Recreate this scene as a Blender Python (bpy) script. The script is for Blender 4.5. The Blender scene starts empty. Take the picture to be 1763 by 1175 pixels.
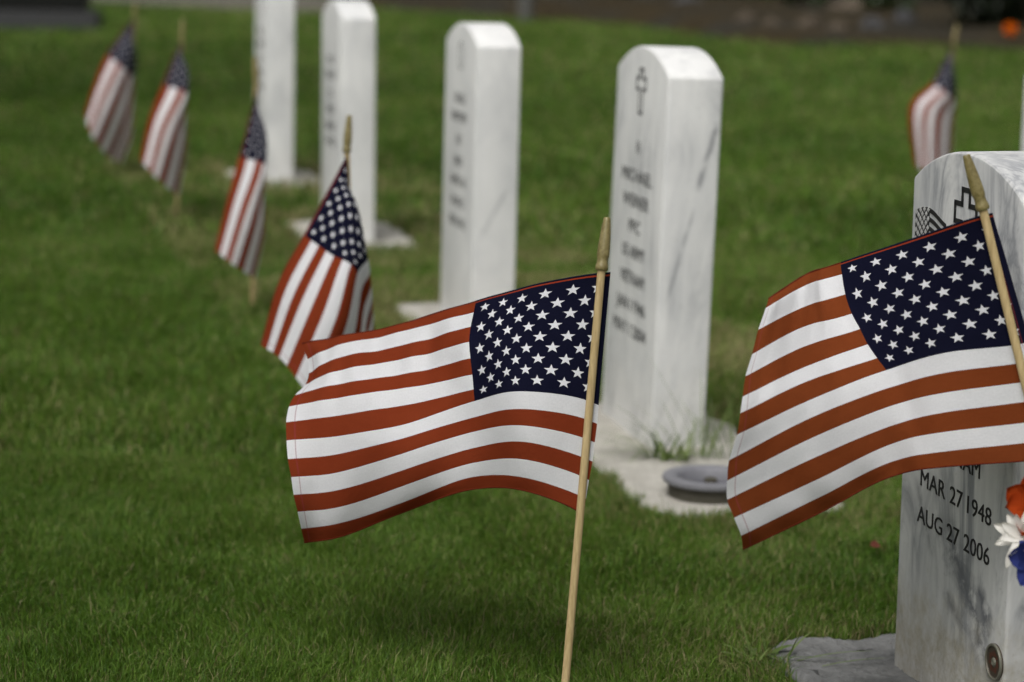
import bpy, bmesh, math, random
import numpy as np
from mathutils import Vector, Matrix

random.seed(7)
rng = np.random.default_rng(11)
scene = bpy.context.scene
COL = scene.collection

# ------------------------------------------------------------------ camera
W, H = 1763.0, 1175.0
LENS = 85.0
FPX = LENS / 36.0 * W
CAM_H = 0.943
CAM_M = Matrix.Rotation(math.radians(90 - 9.9), 3, 'X') @ Matrix.Rotation(math.radians(1.2), 3, 'Z')
CAM_P = Vector((0, 0, CAM_H))
cd = bpy.data.cameras.new('camera')
cam = bpy.data.objects.new('camera', cd)
COL.objects.link(cam)
cam.matrix_world = Matrix.Translation(CAM_P) @ CAM_M.to_4x4()
cd.lens = LENS
cd.sensor_width = 36
cd.clip_start = 0.05
cd.clip_end = 3000
cd.dof.use_dof = True
cd.dof.focus_distance = 2.86
cd.dof.aperture_fstop = 4.2
scene.camera = cam

# ------------------------------------------------------------------ light
SUN_EL, SUN_AZ = math.radians(57), math.radians(208)      # azimuth clockwise from +Y
world = bpy.data.worlds.new('World')
scene.world = world
world.use_nodes = True
nt = world.node_tree
nt.nodes.clear()
sky = nt.nodes.new('ShaderNodeTexSky')
sky.sky_type = 'NISHITA'
sky.sun_disc = False
sky.sun_elevation = SUN_EL
sky.sun_rotation = SUN_AZ
sky.air_density = 1.0
sky.dust_density = 6.0
sky.ozone_density = 1.0
hsv = nt.nodes.new('ShaderNodeHueSaturation')
hsv.inputs['Saturation'].default_value = 0.12
bg = nt.nodes.new('ShaderNodeBackground')
bg.inputs['Strength'].default_value = 0.13
wo = nt.nodes.new('ShaderNodeOutputWorld')
nt.links.new(sky.outputs[0], hsv.inputs['Color'])
nt.links.new(hsv.outputs[0], bg.inputs['Color'])
nt.links.new(bg.outputs[0], wo.inputs['Surface'])
sd = bpy.data.lights.new('sun', 'SUN')
sd.energy = 1.5
sd.angle = math.radians(35)
sd.color = (1.0, 0.97, 0.92)
sun = bpy.data.objects.new('sun', sd)
COL.objects.link(sun)
sdir = Vector((math.sin(SUN_AZ) * math.cos(SUN_EL), math.cos(SUN_AZ) * math.cos(SUN_EL), math.sin(SUN_EL)))
sun.rotation_euler = (-sdir).to_track_quat('-Z', 'Y').to_euler()
sun.location = sdir * 30

vs = scene.view_settings
vs.view_transform = 'Standard'
vs.look = 'None'
vs.exposure = 0.10
vs.gamma = 1.0
vs.use_curve_mapping = False
scene.cycles.use_denoising = True
scene.cycles.denoising_prefilter = 'FAST'
scene.cycles.use_adaptive_sampling = False


# ------------------------------------------------------------------ helpers
def ray(px, py):
    return CAM_M @ Vector(((px - W / 2) / FPX, -(py - H / 2) / FPX, -1.0))


def pt(px, py, d):
    return CAM_P + ray(px, py) * d


def gnd(px, py, z=0.0):
    r = ray(px, py)
    return CAM_P + r * ((z - CAM_H) / r.z)


def link(o, parent=None):
    COL.objects.link(o)
    if parent is not None:
        o.parent = parent
    return o


def tag(o, label=None, cat=None, group=None, kind=None):
    if label: o['label'] = label
    if cat: o['category'] = cat
    if group: o['group'] = group
    if kind: o['kind'] = kind
    return o


def empty(name, loc=(0, 0, 0), rot=(0, 0, 0)):
    o = bpy.data.objects.new(name, None)
    o.empty_display_size = 0.05
    o.location = loc
    o.rotation_euler = rot
    return link(o)


def mesh_obj(name, verts, faces, mat, parent=None, smooth=True, sharp=None):
    me = bpy.data.meshes.new(name)
    me.from_pydata([tuple(v) for v in verts], [], faces)
    me.update()
    if smooth:
        me.polygons.foreach_set('use_smooth', [True] * len(me.polygons))
        if sharp: me.set_sharp_from_angle(angle=math.radians(sharp))
    if mat: me.materials.append(mat)
    return link(bpy.data.objects.new(name, me), parent)


def bm_obj(name, bm, mat, parent=None, sharp=35):
    me = bpy.data.meshes.new(name)
    bmesh.ops.recalc_face_normals(bm, faces=bm.faces[:])
    bm.to_mesh(me)
    bm.free()
    me.polygons.foreach_set('use_smooth', [True] * len(me.polygons))
    me.set_sharp_from_angle(angle=math.radians(sharp))
    if mat: me.materials.append(mat)
    return link(bpy.data.objects.new(name, me), parent)


def np_mesh(name, V, loops, starts, totals, mat, attrs=None, parent=None, smooth=False):
    me = bpy.data.meshes.new(name)
    me.vertices.add(len(V))
    me.vertices.foreach_set('co', V.astype(np.float32).ravel())
    me.loops.add(len(loops))
    me.loops.foreach_set('vertex_index', loops.astype(np.int32))
    me.polygons.add(len(starts))
    me.polygons.foreach_set('loop_start', starts.astype(np.int32))
    try:
        me.polygons.foreach_set('loop_total', totals.astype(np.int32))
    except Exception:
        pass
    if smooth: me.polygons.foreach_set('use_smooth', np.ones(len(starts), dtype=bool))
    me.update(calc_edges=True)
    for k, a in (attrs or {}).items():
        at = me.attributes.new(k, 'FLOAT', 'POINT')
        at.data.foreach_set('value', a.astype(np.float32))
    me.materials.append(mat)
    return link(bpy.data.objects.new(name, me), parent)


def lathe(profile, n=24, axis_from=None, axis_to=None, cap=True):
    """profile: list of (radius, t along axis)."""
    V, Fc = [], []
    a = Vector(axis_from) if axis_from is not None else Vector((0, 0, 0))
    b = Vector(axis_to) if axis_to is not None else Vector((0, 0, 1))
    ax = (b - a)
    q = ax.to_track_quat('Z', 'Y')
    L = ax.length if axis_from is not None else 1.0
    for r, t in profile:
        for k in range(n):
            th = 2 * math.pi * k / n
            V.append(a + q @ Vector((r * math.cos(th), r * math.sin(th), t * L)))
    for i in range(len(profile) - 1):
        for k in range(n):
            k2 = (k + 1) % n
            Fc.append((i * n + k, i * n + k2, (i + 1) * n + k2, (i + 1) * n + k))
    if cap:
        Fc.append(tuple(range(n))[::-1])
        Fc.append(tuple((len(profile) - 1) * n + k for k in range(n)))
    return V, Fc


def tube(points, radii, n=8):
    V, Fc = [], []
    pts = [Vector(p) for p in points]
    for i, p in enumerate(pts):
        t = (pts[min(i + 1, len(pts) - 1)] - pts[max(i - 1, 0)])
        q = t.to_track_quat('Z', 'Y')
        for k in range(n):
            th = 2 * math.pi * k / n
            V.append(p + q @ Vector((radii[i] * math.cos(th), radii[i] * math.sin(th), 0)))
    for i in range(len(pts) - 1):
        for k in range(n):
            k2 = (k + 1) % n
            Fc.append((i * n + k, i * n + k2, (i + 1) * n + k2, (i + 1) * n + k))
    Fc.append(tuple(range(n))[::-1])
    Fc.append(tuple((len(pts) - 1) * n + k for k in range(n)))
    return V, Fc


def vnoise(x, y, seed=0):
    """smooth value noise, numpy arrays, period 1."""
    r = np.random.default_rng(seed).random((256, 256))
    xi, yi = np.floor(x).astype(int), np.floor(y).astype(int)
    fx, fy = x - xi, y - yi
    fx, fy = fx * fx * (3 - 2 * fx), fy * fy * (3 - 2 * fy)
    g = lambda i, j: r[(xi + i) % 256, (yi + j) % 256]
    return (g(0, 0) * (1 - fx) + g(1, 0) * fx) * (1 - fy) + (g(0, 1) * (1 - fx) + g(1, 1) * fx) * fy


# ------------------------------------------------------------------ materials
class NT:
    """tiny node-graph helper"""
    def __init__(self, name):
        self.m = bpy.data.materials.new(name)
        self.m.use_nodes = True
        self.t = self.m.node_tree
        self.t.nodes.clear()
        self.out = self.t.nodes.new('ShaderNodeOutputMaterial')

    def n(self, typ, **kw):
        nd = self.t.nodes.new(typ)
        for k, v in kw.items(): setattr(nd, k, v)
        return nd

    def set(self, sock, v):
        if isinstance(v, bpy.types.NodeSocket):
            self.t.links.new(v, sock)
        else:
            sock.default_value = v

    def math(self, op, *a):
        nd = self.n('ShaderNodeMath', operation=op)
        for i, v in enumerate(a): self.set(nd.inputs[i], v)
        return nd.outputs[0]

    def mix(self, f, a, b):
        nd = self.n('ShaderNodeMix', data_type='RGBA')
        self.set(nd.inputs[0], f)
        self.set(nd.inputs[6], a if isinstance(a, bpy.types.NodeSocket) else (*a, 1))
        self.set(nd.inputs[7], b if isinstance(b, bpy.types.NodeSocket) else (*b, 1))
        return nd.outputs[2]

    def noise(self, vec, scale, detail=4, rough=0.55, dist=0.0):
        nd = self.n('ShaderNodeTexNoise')
        self.set(nd.inputs['Vector'], vec)
        nd.inputs['Scale'].default_value = scale
        nd.inputs['Detail'].default_value = detail
        nd.inputs['Roughness'].default_value = rough
        nd.inputs['Distortion'].default_value = dist
        return nd.outputs['Fac']

    def ramp(self, f, stops):
        nd = self.n('ShaderNodeValToRGB')
        self.set(nd.inputs[0], f)
        el = nd.color_ramp.elements
        while len(el) < len(stops): el.new(0.5)
        for e, (p, c) in zip(el, stops):
            e.position = p
            e.color = (*c, 1) if not isinstance(c, (int, float)) else (c, c, c, 1)
        return nd.outputs[0]

    def mapping(self, vec, scale=(1, 1, 1), rot=(0, 0, 0), loc=(0, 0, 0)):
        nd = self.n('ShaderNodeMapping')
        self.set(nd.inputs['Vector'], vec)
        self.set(nd.inputs['Location'], loc)
        nd.inputs['Rotation'].default_value = rot
        nd.inputs['Scale'].default_value = scale
        return nd.outputs[0]

    def coord(self, which='Object'):
        return self.n('ShaderNodeTexCoord').outputs[which]

    def bump(self, h, strength=0.3, dist=0.01):
        nd = self.n('ShaderNodeBump')
        nd.inputs['Strength'].default_value = strength
        nd.inputs['Distance'].default_value = dist
        self.set(nd.inputs['Height'], h)
        return nd.outputs[0]

    def principled(self, col, rough=0.6, normal=None, spec=0.3, metallic=0.0, **kw):
        nd = self.n('ShaderNodeBsdfPrincipled')
        self.set(nd.inputs['Base Color'], col if isinstance(col, bpy.types.NodeSocket) else (*col, 1))
        self.set(nd.inputs['Roughness'], rough)
        nd.inputs['Specular IOR Level'].default_value = spec
        nd.inputs['Metallic'].default_value = metallic
        for k, v in kw.items(): self.set(nd.inputs[k], v)
        if normal is not None: self.set(nd.inputs['Normal'], normal)
        return nd.outputs[0]

    def end(self, sh):
        self.t.links.new(sh, self.out.inputs['Surface'])
        return self.m


def plain(name, c, rough=0.6, spec=0.3, var=0.15, scale=40.0, metallic=0.0, bump=0.0):
    g = NT(name)
    f = g.noise(g.coord(), scale, 4)
    col = g.mix(f, tuple(x * (1 - var) for x in c), tuple(min(1, x * (1 + var)) for x in c))
    nrm = g.bump(f, bump, 0.003) if bump else None
    return g.end(g.principled(col, rough, nrm, spec, metallic))


def marble_mat(name, seed, vein, dirt, tone=1.0, marks=()):
    g = NT(name)
    co = g.coord()
    c0 = g.mapping(co, loc=(seed * 3.1, seed * 1.7, seed * 2.3))
    # broad cloudy tone
    cloud = g.noise(g.mapping(c0, scale=(1, 1, 0.55), rot=(0.2, 0.5, 0)), 9, 6, 0.62, 0.6)
    base = g.ramp(cloud, [(0.3, tuple(x * tone for x in (0.58, 0.585, 0.58))), (0.55, tuple(x * tone for x in (0.70, 0.70, 0.685))), (0.8, tuple(x * tone for x in (0.77, 0.77, 0.75)))])
    # diagonal veins
    vc = g.mapping(c0, scale=(1.0, 1.0, 0.33), rot=(0.5, 0.55, 0.3))
    n1 = g.noise(vc, 7, 8, 0.6, 1.3)
    v1 = g.math('ABSOLUTE', g.math('SUBTRACT', n1, 0.5))
    v1 = g.ramp(v1, [(0.0, 1.0), (0.025, 0.55), (0.07, 0.0)])
    mask = g.ramp(g.noise(c0, 5, 3, 0.5), [(0.5 - 0.1 * vein, 0.0), (0.68, 1.0)])
    vv = g.math('MULTIPLY', g.math('MULTIPLY', v1, mask), min(1.0, 0.62 * vein))
    col = g.mix(vv, base, (0.17, 0.18, 0.20))
    # fine vertical streaks and speckles
    st = g.noise(g.mapping(c0, scale=(1, 1, 0.14)), 60, 4, 0.6)
    sf = g.ramp(st, [(0.35, 1.0), (0.55, 0.0)])
    col = g.mix(g.math('MULTIPLY', sf, 0.16 * vein), col, (0.36, 0.37, 0.38))
    sp = g.ramp(g.noise(c0, 130, 3, 0.6), [(0.27, 1.0), (0.36, 0.0)])
    col = g.mix(g.math('MULTIPLY', sp, 0.30), col, (0.25, 0.25, 0.23))
    for (ax, x0, z0, x1, z1, wd, lo, stren) in marks:
        sm = g.n('ShaderNodeSeparateXYZ'); g.set(sm.inputs[0], co)
        h_ = sm.outputs[0] if ax == 'x' else sm.outputs[1]
        L_ = math.hypot(x1 - x0, z1 - z0)
        dx_, dz_ = (x1 - x0) / L_, (z1 - z0) / L_
        rx_ = g.math('SUBTRACT', h_, x0); rz_ = g.math('SUBTRACT', sm.outputs[2], z0)
        al = g.math('DIVIDE', g.math('ADD', g.math('MULTIPLY', rx_, dx_), g.math('MULTIPLY', rz_, dz_)), L_)
        pe = g.math('SUBTRACT', g.math('MULTIPLY', rx_, dz_), g.math('MULTIPLY', rz_, dx_))
        wob = g.math('MULTIPLY', g.math('SUBTRACT', g.noise(c0, 16, 6, 0.65, 0.8), 0.5), wd * (5 if ax == 'x' else 2.2))
        pe = g.math('ABSOLUTE', g.math('ADD', pe, wob))
        body = g.ramp(g.math('DIVIDE', pe, wd * 2), [(0.0, 1.0), (0.35, 0.6), (1.0, 0.0)])
        ends = g.ramp(al, [(0.0, 0.0), (0.15, 1.0), (0.85, 1.0), (1.0, 0.0)])
        brk = g.ramp(g.noise(c0, 38, 5, 0.65), [(0.34, 0.0), (0.50, 1.0)])
        side = g.math('GREATER_THAN', sm.outputs[0], lo) if ax == 'y' else g.math('LESS_THAN', sm.outputs[1], 0.0)
        f_ = g.math('MULTIPLY', g.math('MULTIPLY', body, ends), g.math('MULTIPLY', brk, side))
        col = g.mix(g.math('MULTIPLY', f_, stren), col, (0.13, 0.135, 0.15))
    # splash-back soil stain near the ground, ragged upper edge
    sx = g.n('ShaderNodeSeparateXYZ'); g.set(sx.inputs[0], co)
    hgt = g.math('ADD', sx.outputs[2], g.math('MULTIPLY', g.noise(co, 22, 4), -0.16))
    df = g.ramp(hgt, [(0.0, 1.0), (0.07, 0.0)])
    dn = g.ramp(g.noise(c0, 90, 4, 0.7), [(0.3, 0.2), (0.7, 1.0)])
    col = g.mix(g.math('MULTIPLY', g.math('MULTIPLY', df, dn), dirt), col, (0.30, 0.26, 0.16))
    nrm = g.bump(g.noise(co, 220, 3), 0.12, 0.002)
    return g.end(g.principled(col, 0.55, nrm, 0.28))


def concrete_mat(name, c1, c2, scale=14):
    g = NT(name)
    co = g.coord()
    a = g.noise(co, scale, 7, 0.65, 0.4)
    col = g.ramp(a, [(0.3, c1), (0.7, c2)])
    s = g.ramp(g.noise(co, 160, 3, 0.6), [(0.3, 1.0), (0.42, 0.0)])
    col = g.mix(g.math('MULTIPLY', s, 0.4), col, (0.10, 0.095, 0.08))
    b = g.math('ADD', a, g.math('MULTIPLY', g.noise(co, 120, 4), 0.4))
    return g.end(g.principled(col, 0.9, g.bump(b, 0.9, 0.015), 0.15))


def wood_mat(name, c1, c2):
    g = NT(name)
    co = g.mapping(g.coord(), scale=(1, 1, 0.06))
    f = g.noise(co, 260, 4, 0.6, 0.3)
    col = g.ramp(f, [(0.3, c1), (0.7, c2)])
    return g.end(g.principled(col, 0.6, g.bump(f, 0.15, 0.001), 0.25))


def finial_mat():
    g = NT('gold_painted_wood')
    f = g.noise(g.coord(), 180, 4, 0.6)
    col = g.ramp(f, [(0.3, (0.12, 0.095, 0.028)), (0.7, (0.25, 0.205, 0.085))])
    return g.end(g.principled(col, 0.42, g.bump(f, 0.1, 0.001), 0.45))


FLY, HOIST = 0.43, 0.282


def flag_mat(name='flag_cloth', R=0.0077, red1=(0.190, 0.031, 0.011), red2=(0.230, 0.044, 0.017)):
    g = NT(name)
    uv = g.n('ShaderNodeUVMap').outputs[0]
    sx = g.n('ShaderNodeSeparateXYZ'); g.set(sx.inputs[0], uv)
    u, v = sx.outputs[0], sx.outputs[1]
    # thirteen stripes
    idx = g.math('FLOOR', g.math('MULTIPLY', v, 13.0))
    odd = g.math('MODULO', idx, 2.0)
    fade = g.noise(g.coord('UV'), 6, 4)
    red = g.mix(fade, red1, red2)
    col = g.mix(odd, red, (0.71, 0.71, 0.725))
    # canton and its fifty stars
    inc = g.math('MULTIPLY', g.math('LESS_THAN', u, 0.4), g.math('LESS_THAN', v, 7 / 13))
    a = (0.4 * FLY) / 12.4
    b = (7 / 13 * HOIST) / 10.2
    X = g.math('SUBTRACT', g.math('MULTIPLY', u, FLY), 0.004)
    Y = g.math('SUBTRACT', g.math('MULTIPLY', v, HOIST), 0.002)
    ri = 0.40 * R
    cs, sn = math.cos(math.pi / 5), math.sin(math.pi / 5)

    def lattice(off):
        lx = g.math('MULTIPLY', g.math('SUBTRACT', g.math('FRACT', g.math('ADD', g.math('DIVIDE', X, 2 * a), off)), 0.5), 2 * a)
        ly = g.math('MULTIPLY', g.math('SUBTRACT', g.math('FRACT', g.math('ADD', g.math('DIVIDE', Y, 2 * b), off)), 0.5), 2 * b)
        r = g.math('SQRT', g.math('ADD', g.math('MULTIPLY', lx, lx), g.math('MULTIPLY', ly, ly)))
        an = g.math('ARCTAN2', lx, g.math('MULTIPLY', ly, -1.0))
        an = g.math('ABSOLUTE', g.math('WRAP', an, math.pi / 5, -math.pi / 5))
        xx = g.math('MULTIPLY', r, g.math('COSINE', an))
        yy = g.math('MULTIPLY', r, g.math('SINE', an))
        e = g.math('ADD', g.math('MULTIPLY', yy, R - ri * cs), g.math('MULTIPLY', xx, ri * sn))
        return g.math('LESS_THAN', e, R * ri * sn)

    def between(s, lo, hi):
        return g.math('MULTIPLY', g.math('GREATER_THAN', s, lo), g.math('LESS_THAN', s, hi))
    A = g.math('MULTIPLY', lattice(0.0), g.math('MULTIPLY', between(X, 0, 12 * a), between(Y, 0, 10 * b)))
    B = g.math('MULTIPLY', lattice(0.5), g.math('MULTIPLY', between(X, a, 11 * a), between(Y, b, 9 * b)))
    stars = g.math('MAXIMUM', A, B)
    navy = g.mix(fade, (0.006, 0.0065, 0.017), (0.010, 0.0105, 0.026))
    can = g.mix(stars, navy, (0.73, 0.73, 0.76))
    col = g.mix(inc, col, can)
    # stitch lines of the sewn hems
    s1 = between(u, 0.9695, 0.9735)
    col = g.mix(g.math('MULTIPLY', s1, 0.45), col, (0.28, 0.05, 0.07))
    s2 = g.math('MULTIPLY', between(v, 0.006, 0.013), g.math('LESS_THAN', u, 0.4))
    col = g.mix(s2, col, (0.30, 0.045, 0.02))
    s3 = between(u, 0.026, 0.030)
    col = g.mix(g.math('MULTIPLY', s3, 0.5), col, (0.26, 0.04, 0.04))
    # weave, faint stains
    mott = g.ramp(g.noise(g.mapping(g.coord('UV'), scale=(FLY, HOIST, 1)), 520, 3, 0.7), [(0.25, 0.86), (0.75, 1.0)])
    mm = g.n('ShaderNodeMix', data_type='RGBA', blend_type='MULTIPLY'); mm.inputs[0].default_value = 1.0
    g.set(mm.inputs[6], col); g.set(mm.inputs[7], mott); col = mm.outputs[2]
    wv = g.mapping(g.coord('UV'), scale=(FLY, HOIST, 1))
    w1 = g.noise(g.mapping(wv, scale=(1, 0.12, 1)), 2600, 2)
    w2 = g.noise(g.mapping(wv, scale=(0.12, 1, 1)), 2600, 2)
    wr = g.noise(wv, 16, 4, 0.55, 0.4)
    hgt = g.math('ADD', g.math('MULTIPLY', g.math('ADD', w1, w2), 0.05), wr)
    hgt = g.math('ADD', hgt, g.math('MULTIPLY', g.noise(g.mapping(wv, scale=(1, 0.35, 1), rot=(0, 0, .5)), 60, 3, 0.5, 0.8), 0.16))
    nrm = g.bump(hgt, 0.38, 0.006)
    d = g.n('ShaderNodeBsdfDiffuse'); g.set(d.inputs[0], col); g.set(d.inputs['Normal'], nrm)
    t = g.n('ShaderNodeBsdfTranslucent'); g.set(t.inputs[0], col); g.set(t.inputs['Normal'], nrm)
    mx = g.n('ShaderNodeMixShader'); mx.inputs[0].default_value = 0.20
    g.t.links.new(d.outputs[0], mx.inputs[1]); g.t.links.new(t.outputs[0], mx.inputs[2])
    sh = g.n('ShaderNodeBsdfSheen') if False else None
    return g.end(mx.outputs[0])


def grass_mat():
    g = NT('grass_blades')
    tint = g.n('ShaderNodeAttribute', attribute_name='tint').outputs['Fac']
    dry = g.n('ShaderNodeAttribute', attribute_name='dry').outputs['Fac']
    green = g.ramp(tint, [(0.0, (0.030, 0.074, 0.006)), (0.5, (0.074, 0.152, 0.014)), (1.0, (0.142, 0.225, 0.032))])
    straw = g.ramp(tint, [(0.0, (0.14, 0.105, 0.045)), (1.0, (0.36, 0.31, 0.16))])
    col = g.mix(dry, green, straw)
    d = g.principled(col, 0.5, None, 0.22)
    t = g.n('ShaderNodeBsdfTranslucent'); g.set(t.inputs[0], col)
    mx = g.n('ShaderNodeMixShader'); mx.inputs[0].default_value = 0.3
    g.t.links.new(d, mx.inputs[1]); g.t.links.new(t.outputs[0], mx.inputs[2])
    return g.end(mx.outputs[0])


def lawn_mat():
    g = NT('lawn_soil')
    co = g.coord()
    a = g.noise(co, 1.1, 5, 0.6, 0.3)
    b = g.noise(co, 60, 4, 0.7)
    c1 = g.ramp(a, [(0.3, (0.030, 0.055, 0.010)), (0.7, (0.075, 0.105, 0.022))])
    col = g.mix(g.ramp(b, [(0.45, 0.0), (0.7, 0.6)]), c1, (0.055, 0.045, 0.022))
    return g.end(g.principled(col, 0.95, g.bump(b, 0.6, 0.02), 0.1))


def leaf_mat(name, c1, c2, tr=0.25):
    g = NT(name)
    tint = g.n('ShaderNodeAttribute', attribute_name='tint').outputs['Fac']
    col = g.mix(tint, c1, c2)
    d = g.principled(col, 0.45, None, 0.3)
    t = g.n('ShaderNodeBsdfTranslucent'); g.set(t.inputs[0], col)
    mx = g.n('ShaderNodeMixShader'); mx.inputs[0].default_value = tr
    g.t.links.new(d, mx.inputs[1]); g.t.links.new(t.outputs[0], mx.inputs[2])
    return g.end(mx.outputs[0])


def petal_mat(name, c1, c2):
    g = NT(name)
    f = g.noise(g.mapping(g.coord(), scale=(1, 1, 1)), 90, 4)
    col = g.mix(f, c1, c2)
    d = g.n('ShaderNodeBsdfDiffuse'); g.set(d.inputs[0], col)
    t = g.n('ShaderNodeBsdfTranslucent'); g.set(t.inputs[0], col)
    mx = g.n('ShaderNodeMixShader'); mx.inputs[0].default_value = 0.3
    g.t.links.new(d.outputs[0], mx.inputs[1]); g.t.links.new(t.outputs[0], mx.inputs[2])
    return g.end(mx.outputs[0])


M_FLAG = flag_mat()
M_FLAG2 = flag_mat('flag_cloth_small_stars', 0.0050)
M_FLAG0 = flag_mat('flag_cloth_faded', 0.0069, (0.170, 0.038, 0.011), (0.215, 0.055, 0.018))
M_FLAG1 = flag_mat('flag_cloth_medium_stars', 0.0066)
M_HEM_R = plain('red_hem', (0.10, 0.016, 0.007), 0.85, 0.05)
M_HEM_N = plain('navy_hem', (0.012, 0.013, 0.030), 0.85, 0.05)
M_POLE = wood_mat('pale_wood', (0.36, 0.26, 0.12), (0.52, 0.40, 0.21))
M_FIN = finial_mat()
M_PALE = plain('pale_marble_dot', (0.42, 0.42, 0.41), 0.7, 0.2)
M_INK = plain('black_stone_paint', (0.018, 0.018, 0.018), 0.7, 0.2)
M_GRASS = grass_mat()
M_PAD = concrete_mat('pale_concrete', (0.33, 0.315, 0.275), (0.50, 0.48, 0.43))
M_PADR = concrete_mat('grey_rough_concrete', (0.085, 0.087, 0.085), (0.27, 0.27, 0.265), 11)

# ------------------------------------------------------------------ ground
gs = 260.0
ys = [-60, 0, 2, 4, 6, 8, 10, 14, 18, 22, 26, 30, 40, 60, 100, 260]
xs = [-260, -60, -20, -10, -6, -4, -2, -1, 0, 1, 2, 4, 6, 10, 20, 60, 260]
V = [(x, y, 0.0) for y in ys for x in xs]
nx = len(xs)
Fq = [(j * nx + i, j * nx + i + 1, (j + 1) * nx + i + 1, (j + 1) * nx + i) for j in range(len(ys) - 1) for i in range(nx - 1)]
lawn = tag(mesh_obj('lawn', V, Fq, lawn_mat()), 'green mown cemetery lawn', 'lawn', kind='structure')

# ------------------------------------------------------------------ headstones
ST_W, ST_T = 0.33, 0.102
# far-left front corner on the ground, row angle, corner height, lean about the row, vein strength
STONES = {
    'near':   dict(p=(0.498, 2.988), a=13.0, h=0.640, lean=0.5, vein=1.7, dirt=0.75, seed=1.0, pad=(0.145, 0.30, 0.155, 0.14)),
    'middle': dict(p=(0.174, 4.573), a=13.6, h=0.675, lean=-1.2, vein=0.85, dirt=0.15, seed=2.4, pad=(0.12, 0.50, 0.150, 0.12)),
    'second': dict(p=(-0.175, 5.727), a=14.0, h=0.662, lean=-0.4, vein=0.45, dirt=0.12, seed=3.9, pad=(0.17, 0.16, 0.100, 0.12)),
    'third':  dict(p=(-0.583, 7.245), a=14.0, h=0.655, lean=0.2, vein=0.7, dirt=0.12, seed=5.2, pad=(0.21, 0.10, 0.090, 0.13)),
    'far':    dict(p=(-0.962, 8.857), a=13.0, h=0.668, lean=-0.3, vein=0.7, dirt=0.12, seed=6.6, pad=(0.10, 0.10, 0.120, 0.11)),
    'edge':   dict(p=(1.072, 5.14), a=14.0, h=0.640, lean=0.0, vein=0.5, dirt=0.12, seed=8.1, pad=(0.12, 0.14, 0.100, 0.12)),
}
RISE = 0.045


def stone_axes(s):
    a = math.radians(s['a'])
    return Vector((math.sin(a), -math.cos(a), 0)), Vector((math.cos(a), math.sin(a), 0))


def stone_body(h, mat, parent):
    w, t = ST_W, ST_T
    out = [(-w / 2, -0.06), (w / 2, -0.06), (w / 2, h * 0.5), (w / 2, h)]
    R = ((w / 2) ** 2 + RISE ** 2) / (2 * RISE)
    th0 = math.asin((w / 2) / R)
    for k in range(1, 20):
        th = th0 - 2 * th0 * k / 20
        out.append((R * math.sin(th), h + RISE - R + R * math.cos(th)))
    out += [(-w / 2, h), (-w / 2, h * 0.5)]
    bm = bmesh.new()
    fv = [bm.verts.new((x, -t / 2, z)) for x, z in out]
    bm.faces.new(fv)
    geo = bmesh.ops.extrude_face_region(bm, geom=bm.faces[:])
    for e in geo['geom']:
        if isinstance(e, bmesh.types.BMVert): e.co.y = t / 2
    bm.normal_update()
    bmesh.ops.recalc_face_normals(bm, faces=bm.faces[:])
    ed = [e for e in bm.edges if len(e.link_faces) == 2 and e.calc_face_angle(0) > math.radians(14)
          and max(v.co.z for v in e.verts) > 0.0]
    bmesh.ops.bevel(bm, geom=ed, offset=0.0055, segments=3, profile=0.5, affect='EDGES', clamp_overlap=True)
    return bm_obj('stone_slab', bm, mat, parent, 28)


def text_mesh(body, size, sx=0.8, depth=0.0006, bold=0.0):
    c = bpy.data.curves.new('t', 'FONT')
    c.body = body
    c.size = size
    c.align_x = 'CENTER'
    c.align_y = 'CENTER'
    c.extrude = depth
    c.offset = bold
    c.resolution_u = 3
    o = bpy.data.objects.new('t', c)
    COL.objects.link(o)
    dg = bpy.context.evaluated_depsgraph_get()
    dg.update()
    me = bpy.data.meshes.new_from_object(o.evaluated_get(dg))
    bpy.data.objects.remove(o)
    bpy.data.curves.remove(c)
    for v in me.vertices:
        x, y, z = v.co
        v.co = (x * sx, -z, y)
    return me


def inscription(parent, body, z, x=0.0, size=0.031, sx=0.8, width=None):
    """one carved line; every word of it is a mesh of its own"""
    words, cur = [], 0.0
    for w in body.split(' '):
        me = text_mesh(w, size, sx)
        xs_ = [v.co.x for v in me.vertices]
        lo, hi = min(xs_), max(xs_)
        words.append((me, cur - lo))
        cur += hi - lo + 0.30 * size * sx * 1.25
    tot = cur - 0.30 * size * sx * 1.25
    k = width / tot if width else 1.0
    for me, off in words:
        for v in me.vertices: v.co.x = (v.co.x + off - tot / 2) * k
        me.name = 'inscription_word'
        me.materials.clear()
        me.materials.append(M_INK)
        o = bpy.data.objects.new('inscription_word', me)
        o.location = (x, -ST_T / 2 - 0.0002, z)
        link(o, parent)


def flat_part(name, polys, parent, mat, y=-ST_T / 2 - 0.0006):
    """polygons in the stone's face plane, made into thin raised paint"""
    bm = bmesh.new()
    for p in polys:
        vs_ = [bm.verts.new((x, y, z)) for x, z in p]
        try:
            f = bm.faces.new(vs_)
        except Exception:
            continue
    r = bmesh.ops.extrude_face_region(bm, geom=bm.faces[:])
    for e in r['geom']:
        if isinstance(e, bmesh.types.BMVert): e.co.y = -ST_T / 2 + 0.0008
    return bm_obj(name, bm, mat, parent, 20)


def strip(pts, wd):
    """closed outline as quads of width wd"""
    q = []
    n = len(pts)
    for i in range(n):
        a, b = Vector(pts[i]), Vector(pts[(i + 1) % n])
        d = (b - a).normalized()
        nn = Vector((-d.y, d.x)) * wd / 2
        e = d * wd / 2
        q.append([tuple(a - e + nn), tuple(b + e + nn), tuple(b + e - nn), tuple(a - e - nn)])
    return q


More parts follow.
